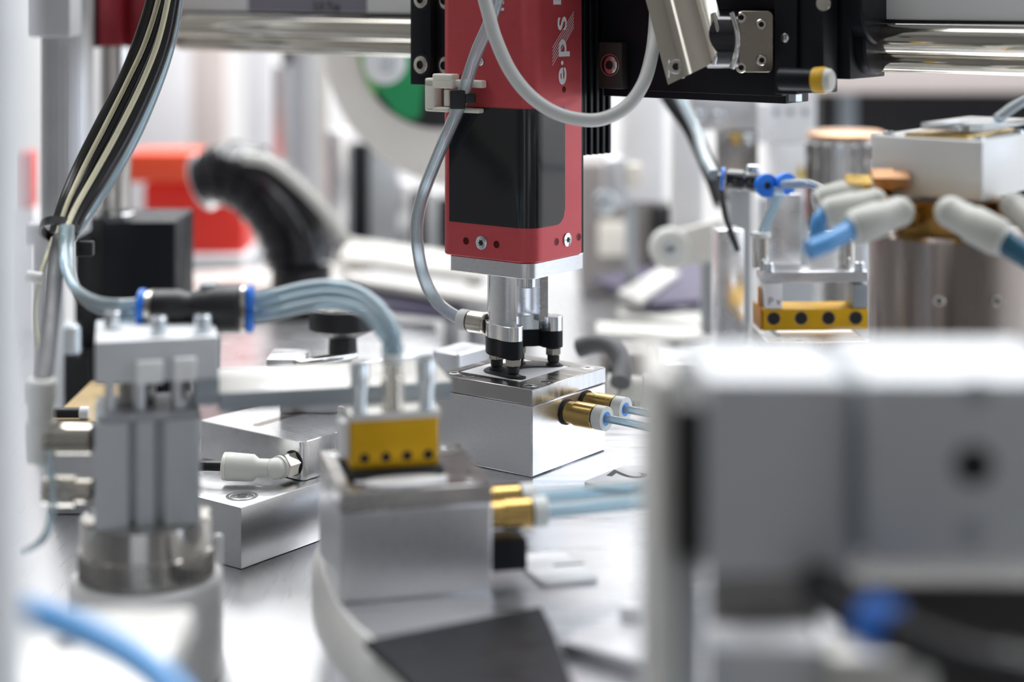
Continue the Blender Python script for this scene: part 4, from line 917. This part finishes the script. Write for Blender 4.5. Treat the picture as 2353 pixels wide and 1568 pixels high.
MB().box(W(1925, 0, 430).x + 6, W(2560, 0, 440).x, 440, 464, -37.8, W(0, 1340, 440).z, 1.5).build('bracket', 'brown_dark', rl, world=True)
MB().box(W(1900, 0, 425).x, W(2150, 0, 425).x, 424, 439.8, -37.8, W(0, 1512, 425).z, 1.5).build('ledge', 'cream_metal', rl, world=True)
gs = thing('glint_screw', 'blurred pale screw head at lower right corner', 'screw', W(2310, 1530, 385), 0)
MB().lathe(W(2312, 1522, 388), (0, -1, .3), [(0, 3.4), (2, 3.4), (2.6, 2.8)], 24).build('head', 'fitting_grey', gs, world=True)
MB().cyl(W(2312, 1522, 388.3), W(2312, 1522, 388) + V(0, 20, -6), 2, 16).build('shank', 'steel', gs, world=True)
# low bracket on the dial in front right
lb_ = thing('dial_bracket', 'low steel bracket with white dome as painted highlight at the dial front', 'bracket', Z(1400, 1440, 0), 0)
pl = [Z(1270, 1425, 8), Z(1560, 1500, 8), Z(1600, 1640, 8), Z(1330, 1600, 8)]
MB().prism([(p.x, p.y) for p in [Z(1290, 1470, 6), Z(1420, 1400, 6), Z(1560, 1440, 6), Z(1480, 1520, 6)]], .2, 6, .8).build('bracket', 'alu_matt', lb_, world=True)
p = Z(1450, 1425, 6); MB().lathe((p.x, p.y, 6.1), (0, 0, 1), [(0, 4.2), (3, 4.2), (5, 3.2), (5.8, .4)], 28).build('highlight_dome', 'white_plastic', lb_, world=True)  # white dome added as a painted soft bright spot

# left edge post and bottom left blue hose, both very near
lpz = thing('frame_post', 'out of focus pale grey frame post at the left edge', 'post', V(-120, 360, -38), 0)
MB().box(-150, W(6, 0, 350).x, 345, 370, -37.8, 330, 2, 3).build('post', 'grey_light', lpz, world=True)
MB().box(-150, W(16, 0, 372).x, 370.2, 386, -37.8, 330, 1).build('door_seal', 'grey_light', lpz, world=True)
bh = tag(MB().tube([W(60, 1400, 470), W(110, 1420, 462), W(200, 1455, 450), W(290, 1500, 440), W(370, 1560, 430), W(440, 1640, 420)], 3.9, 16).build('blue_hose', 'blue_hose'), 'blurred blue hose crossing the lower left corner', 'hose')
lw = thing('support_ledge', 'blurred cream ledge in the lower left corner', 'ledge', W(200, 1560, 470), 0)
MB().box(-185, -93, 455, 520, 31, 40, 2).build('ledge', 'cream_metal', lw, world=True)
MB().box(-180, -100, 470, 505, -37.8, 30.8, 1).build('ledge_leg', 'grey_paint', lw, world=True)
p = W(150, 1520, 520); socket_screw(lw, (W(150, 0, 488).x, 488, 40), (0, 0, 1), 3.5, 1.2, 'steel_dark', 'screw', True)
cpz = thing('white_pin', 'slim white pin standing beside the base bar corner', 'pin', Z(505, 1400, -38), 0)
p = W(502, 1300, 690); MB().cyl((p.x, p.y, -37.8), (p.x, p.y, W(0, 1228, 690).z), 1.7, 16, .5).build('pin', 'white_plastic', cpz, world=True)
# ================================================================== BACKGROUND, increasingly out of focus
def bgthing(name, label, cat, boxes, group=None):
    """boxes: (x0,x1,y0,y1 in pixels, distance, thickness, part name, material, bevel)"""
    b0 = boxes[0]; t = thing(name, label, cat, W((b0[0] + b0[1]) / 2, b0[3], b0[4]), 0, group)
    for (x0, x1, y0, y1, d, dep, nm, mt, bev) in boxes:
        a = W(x0, y1, d); b = W(x1, y0, d); MB().box(a.x, b.x, d, d + dep, max(a.z, -37.8) if d < 1740 else a.z, b.z, bev).build(nm, mt, t, world=True)
    return t
# label reel
DR = 1290
RC = W(1075, 100, DR); rd = V(0, -1, 0)
rl_ = thing('label_reel', 'big white label reel with green core label behind carriage', 'reel', RC, 0)
MB().lathe(RC, rd, [(-34, 104.5), (0, 104.5), (1, 103.8)], 96).build('tape_roll', 'reel_board', rl_, world=True)
IC = W(1010, 110, DR)
MB().lathe(IC + V(0, -1.1, 0), rd, [(0, 58.6), (2.0, 58.6)], 64).build('core_face', 'black_plastic', rl_, world=True)
def flatpoly(pts, d, th, name, mat):
    po_ = [W(x, y, d) for x, y in pts]
    MB().prism([(p.x, p.z) for p in po_], 0, th, 0, Matrix(((1, 0, 0, 0), (0, 0, 1, d - th), (0, 1, 0, 0), (0, 0, 0, 1)))).build(name, mat, rl_, world=True)
flatpoly([(842, 110), (850, 170), (866, 205), (890, 236), (910, 262), (945, 278), (966, 266), (974, 190), (1000, 100)], DR - 3.2, 1.2, 'green_label', 'green_paper')
flatpoly([(827, 100), (830, 150), (842, 190), (862, 222), (866, 205), (850, 170), (842, 110)], DR - 3.2, 1.0, 'lime_label', 'lime_paper')
hc = W(886, 145, DR - 4.6)
MB().lathe(hc, rd, [(0, 15), (9, 15), (10, 14)], 40).build('hub', 'white_plastic', rl_, world=True)
MB().lathe(hc + V(3, 0, 0), rd, [(10.1, 6), (15, 6)], 24).build('hub_nut', 'zinc', rl_, world=True)
MB().cyl(RC + V(0, 34.2, 0), V(RC.x, RC.y + 60, RC.z), 8, 20).build('axle', 'steel', rl_, world=True)
MB().box(RC.x - 14, 16, RC.y + 60.2, RC.y + 74, RC.z - 12, RC.z + 12, 1).build('axle_plate', 'alu_matt', rl_, world=True)
MB().box(-6, 16, RC.y + 74.2, RC.y + 96, -37.8, 330, 1).build('reel_stand', 'alu_matt', rl_, world=True)
# orange red bin and glossy black duct
bgthing('red_bin', 'bright red plastic bin behind the steel post', 'bin', [(292, 560, 352, 420, 1445, 60, 'rim', 'orange_top', 3), (330, 560, 421, 585, 1455, 60, 'wall', 'orange_red', 3), (292, 560, 586, 612, 1445, 70, 'base_ledge', 'panel_white', 2), (300, 550, 613, 735, 1452, 60, 'pedestal', 'grey_light', 1)])
bgthing('red_strip', 'thin red strip left of the fluted column', 'panel', [(28, 66, 350, 480, 1330, 20, 'strip', 'orange_red', 1), (20, 72, 481, 760, 1330, 20, 'lower_panel', 'panel_white', 1)])
dk = thing('glossy_duct', 'glossy black ribbed duct arching down beside the red bin', 'duct', W(690, 610, 1300), 0)
dp = [W(475, 415, 1330), W(520, 400, 1322), W(580, 415, 1315), W(640, 470, 1308), W(680, 540, 1303), W(692, 610, 1300)]
MB().tube(dp, lambda t: 20 + 7 * math.sin(t * 2.2), 24, 8).build('duct', 'black_gloss', dk, world=True)
cp_ = catmull(dp, 6)
for k in range(3, len(cp_) - 2, 4):
    t = (cp_[k + 1] - cp_[k - 1]).normalized(); tt = k / (len(cp_) - 1); r = 20 + 7 * math.sin(tt * 2.2)
    ring(cp_[k], t, r - .5, r + 1.6, 3.5, 28).build('rib', 'black_gloss', dk, world=True)
MB().lathe(W(476, 415, 1330), V(-1, -.6, -.35), [(-2, 21), (5, 22), (8, 19)], 32).build('mouth_ring', 'alu_bright', dk, world=True)
q = W(692, 612, 1300); MB().cyl((q.x, 1300, .1), (q.x, 1300, q.z - .2), 22, 28).build('outlet', 'black_plastic', dk, world=True)
# pale tube added as a painted highlight along the duct's top
tag(MB().tube([W(560, 362, 1290), W(620, 375, 1288), W(680, 420, 1285), W(740, 480, 1282), W(800, 560, 1280)], 4.5, 12).build('duct_highlight', 'fitting_grey'), 'pale grey painted highlight over the top of the glossy duct', 'hose')
# uprights and panels at the back left
bgthing('white_board', 'large white enclosure panel at the back left', 'panel', [(200, 520, 60, 640, 2150, 20, 'panel', 'panel_white', 1)])
bgthing('pink_panel', 'pale pink enclosure panel beside the white one', 'panel', [(440, 520, 40, 520, 2080, 15, 'panel', 'panel_pink', 1)])
bgthing('door_frame', 'bluish white upright between pink panel and grey posts', 'post', [(565, 628, 60, 560, 2000, 30, 'post', 'panel_white', 1)])
bgthing('grey_upright', 'wide dark grey steel upright left of the reel', 'post', [(668, 712, 40, 600, 1620, 30, 'post', 'grey_paint', 1)])
bgthing('silver_upright', 'silver upright with dark joint left of the grey one', 'post', [(628, 662, 150, 590, 1600, 30, 'post', 'alu_matt', 1), (646, 664, 110, 149, 1598, 26, 'joint', 'black_plastic', 2)])
bgthing('lilac_upright', 'lilac grey upright directly left of the reel rim', 'post', [(714, 756, 40, 560, 1640, 24, 'post', 'cream_metal', 1)])
bgthing('bright_rod', 'bright round-lit aluminium upright below the reel', 'post', [(750, 800, 300, 640, 1500, 20, 'post', 'alu_bright', 3)])
bgthing('black_upright', 'dark upright right of the bright aluminium one', 'post', [(805, 846, 330, 560, 1520, 20, 'post', 'black_anodised', 2), (847, 915, 330, 570, 1524, 20, 'web', 'grey_paint', 1)])
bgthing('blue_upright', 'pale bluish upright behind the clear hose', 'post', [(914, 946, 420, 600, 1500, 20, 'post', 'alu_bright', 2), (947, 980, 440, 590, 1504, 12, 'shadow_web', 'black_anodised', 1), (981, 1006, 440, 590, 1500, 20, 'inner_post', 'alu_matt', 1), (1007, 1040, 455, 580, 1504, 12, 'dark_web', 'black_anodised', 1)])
# plates and rails between block 1 and the uprights
def flat(name, label, cat, pts, z0, z1, mat, foot=None):
    c = sum(pts, V(0, 0, 0)) / len(pts); t = thing(name, label, cat, (c.x, c.y, z0), 0)
    MB().prism([(p.x, p.y) for p in pts], z0, z1, .8).build('plate', mat, t, world=True)
    if foot is None: foot = 1
    if foot: 
        if foot != 1: c = Z(foot[0], foot[1], z1)
        MB().box(c.x - 6, c.x + 6, c.y - 5, c.y + 5, -37.8, z0 - .1, 1).build('foot', 'alu_matt', t, world=True)
    return t
flat('feed_plate', 'cream horizontal feed plate right of the black foot', 'plate', [Z(405, 690, 0), Z(405, 625, 0), Z(870, 600, 0), Z(760, 655, 0)], -6, 0, 'cream_metal', (432, 660))
flat('cream_rail', 'long cream rail crossing behind the clear hose', 'rail', [Z(795, 640, 6), Z(800, 624, 6), Z(1130, 660, 6), Z(1130, 690, 6)], 0, 6, 'cream_metal', (1108, 672))
flat('upper_rail', 'upper cream plate stack behind the bend of clear hose', 'plate', [Z(780, 588, 14), Z(800, 545, 14), Z(1110, 590, 14), Z(1110, 632, 14)], 8, 14, 'cream_metal', (1090, 608))
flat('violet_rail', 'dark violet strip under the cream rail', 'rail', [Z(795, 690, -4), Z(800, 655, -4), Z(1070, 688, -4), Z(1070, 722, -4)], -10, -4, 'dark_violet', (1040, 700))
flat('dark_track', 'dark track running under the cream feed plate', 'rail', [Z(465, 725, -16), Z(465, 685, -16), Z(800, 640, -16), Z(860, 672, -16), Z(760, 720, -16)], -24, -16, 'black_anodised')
flat('work_shelf', 'broad pale shelf behind the black knob', 'shelf', [Z(500, 850, -16), Z(505, 735, -16), Z(1000, 742, -16), Z(1010, 800, -16), Z(800, 850, -16)], -22, -16, 'alu_bright')
# right middle background
bgthing('white_lever', 'white upright bar of the lever with roller', 'bar', [(1545, 1616, 215, 540, 1180, 16, 'bar', 'panel_white', 2)])
lv = thing('roller_lever', 'pale lever arm with round roller and screw', 'lever', W(1540, 620, 1150), 0)
rp = W(1541, 573, 1150)
MB().lathe(rp, (0, -1, 0), [(-8, 13.5), (0, 13.5), (1.5, 12), (1.5, 7), (.5, 6.5)], 40).build('roller', 'fitting_white', lv, world=True)
socket_screw(lv, rp + V(0, -.2, 0), (0, -1, 0), 5, 2.4, 'zinc', 'pivot_screw', True)
MB().prism([(W(1548, 0, 1156).x, W(0, 618, 1156).z), (W(1660, 0, 1156).x, W(0, 600, 1156).z), (W(1660, 0, 1156).x, W(0, 505, 1156).z), (W(1550, 0, 1156).x, W(0, 535, 1156).z)], 0, 9, .6, Matrix(((1, 0, 0, 0), (0, 0, 1, 1159), (0, 1, 0, 0), (0, 0, 0, 1)))).build('arm', 'cream_metal', lv, world=True)
MB().box(W(1612, 0, 1170).x, W(1650, 0, 1170).x, 1169, 1179, -7.8, W(0, 545, 1170).z, 1).build('lever_stand', 'grey_paint', lv, world=True)
bgthing('bracket_housing', 'pale bracket housing right of the cooling fins', 'bracket', [(1430, 1530, 190, 465, 1330, 30, 'housing', 'panel_white', 4), (1385, 1450, 360, 480, 1300, 22, 'knuckle', 'alu_matt', 8), (1440, 1475, 380, 430, 1298, 20, 'label', 'nylon', 1), (1440, 1462, 466, 655, 1334, 20, 'stand', 'grey_paint', 1)])
pk = thing('pivot_nut', 'bright round nut on the pale bracket housing', 'nut', W(1393, 470, 1290), 0)
MB().lathe(W(1394, 464, 1292), (0, -1, 0), [(-6, 9), (0, 9), (1, 7.5), (1, 4), (-1, 4)], 28).build('nut', 'zinc', pk, world=True)
bgthing('grey_machine', 'mid grey machine body behind the lever roller', 'machine', [(1330, 1500, 372, 700, 1500, 40, 'body', 'grey_brown', 6), (1502, 1545, 470, 640, 1480, 40, 'dark_recess', 'black_plastic', 4), (1375, 1440, 510, 590, 1490, 8, 'panel', 'nylon', 3)])
flat('dark_belt', 'dark belt running below the roller lever', 'belt', [Z(1360, 640, -4), Z(1640, 590, -4), Z(1660, 690, -4), Z(1500, 700, -4)], -8, -3, 'dark_violet', (1600, 650))
flat('grey_guide', 'rounded grey guide bar under the dark belt', 'bar', [Z(1420, 668, 2), Z(1520, 612, 2), Z(1560, 625, 2), Z(1470, 690, 2)], -2.9, 2, 'cream_metal', False)
flat('long_guide', 'long cream guide bar behind the rear step plate', 'bar', [Z(1370, 760, -8), Z(1370, 738, -8), Z(1665, 755, -8), Z(1665, 780, -8)], -14, -8, 'cream_metal')
flat('second_guide', 'second cream guide bar farther behind the step plate', 'bar', [Z(1420, 712, -8), Z(1420, 694, -8), Z(1665, 708, -8), Z(1665, 738, -8)], -18, -11, 'cream_metal')
bm_ = bgthing('brown_motor', 'dark brown motor block behind the grey coupling', 'motor', [(1385, 1500, 812, 990, 1015, 40, 'body', 'grey_brown', 4), (1400, 1440, 840, 880, 1008, 6.8, 'cap', 'brown_dark', 2)])
# white controller with warning triangle
wcx = bgthing('controller_box', 'white controller box with yellow warning triangle', 'controller', [(1745, 1876, 160, 330, 1230, 40, 'upper_case', 'white_plastic', 2), (1778, 1876, 331, 460, 1228, 40, 'lower_case', 'white_plastic', 2), (1718, 1776, 235, 300, 1222, 20, 'side_module', 'white_plastic', 2)])
for px in (1783, 1816, 1850): MB().lathe(W(px, 258, 1229.8), (0, -1, 0), [(0, 2.4), (.2, 2.4)], 20).build('port_hole', 'grey_blue', wcx, world=True)
tr = [W(1838, 374, 1227.7), W(1856, 412, 1227.7), W(1828, 412, 1227.7)]
MB().add([tr[0], tr[1], tr[2]], [(0, 1, 2)]).build('warning_triangle', 'yellow_sign', wcx, world=True)
MB().box(W(1840, 0, 1227).x - .5, W(1840, 0, 1227).x + .7, 1227.3, 1227.6, W(0, 406, 1227).z, W(0, 388, 1227).z).build('warning_mark', 'ink', wcx, world=True)
MB().box(W(1748, 0, 1240).x, W(1874, 0, 1240).x, 1240, 1265, -37.8, W(0, 461, 1228).z, 1).build('case_stand', 'grey_paint', wcx, world=True)
vp = bgthing('valve_plate', 'light grey mounting plate with two bolts under gantry beam', 'plate', [(1590, 1742, 205, 300, 1130, 14, 'plate', 'alu_matt', 1), (1650, 1742, 301, 420, 1134, 16, 'lower_plate', 'steel_dark', 1)])
for px, py, m in ((1606, 262, 'zinc'), (1650, 264, 'zinc'), (1690, 318, 'brass'), (1720, 318, 'zinc')): MB().lathe(W(px, py, 1129.8), (0, -1, 0), [(0, 4), (3, 4), (3.6, 3.2)], 24).build('bolt', m, vp, world=True)
MB().box(W(1680, 0, 1140).x, W(1735, 0, 1140).x, 1151, 1170, -37.8, W(0, 300, 1140).z, 1).build('plate_stand', 'grey_paint', vp, world=True)
# black panel behind, copper ring and coil
bgthing('black_cabinet', 'wide black cabinet opening under the right gantry', 'cabinet', [(1880, 2600, 215, 560, 1900, 60, 'opening', 'black_plastic', 1), (1930, 1968, 215, 560, 1880, 18, 'frame_bar', 'grey_blue', 1), (1870, 2600, 130, 213, 1860, 80, 'lintel', 'panel_pink', 1)])
cpx = thing('ribbed_motor', 'grey ribbed motor with copper coloured rim', 'motor', W(1960, 470, 1090), 0)
mc = W(1958, 420, 1100)
MB().lathe((mc.x, 1120, mc.z - 60), (0, 0, 1), [(0, 24), (86, 24)], 48).build('motor_body', 'alu_matt', cpx, world=True)
MB().lathe((mc.x, 1120, mc.z + 26.2), (0, 0, 1), [(0, 25), (3, 25), (4.5, 22), (5, 3)], 48).build('copper_rim', 'copper', cpx, world=True)
for k in range(9):
    an = math.radians(200 + 17.5 * k); MB().box(-1.4, 1.4, 0, 4, -30, 24, .3, 1, Matrix.Translation((mc.x + 24.5 * math.cos(an), 1120 + 24.5 * math.sin(an), mc.z)) @ Matrix.Rotation(an - math.pi / 2, 4, 'Z')).build('rib', 'steel', cpx, world=True)
MB().cyl((mc.x, 1120, -37.8), (mc.x, 1120, mc.z - 60.2), 15, 24).build('motor_foot', 'steel_dark', cpx, world=True)
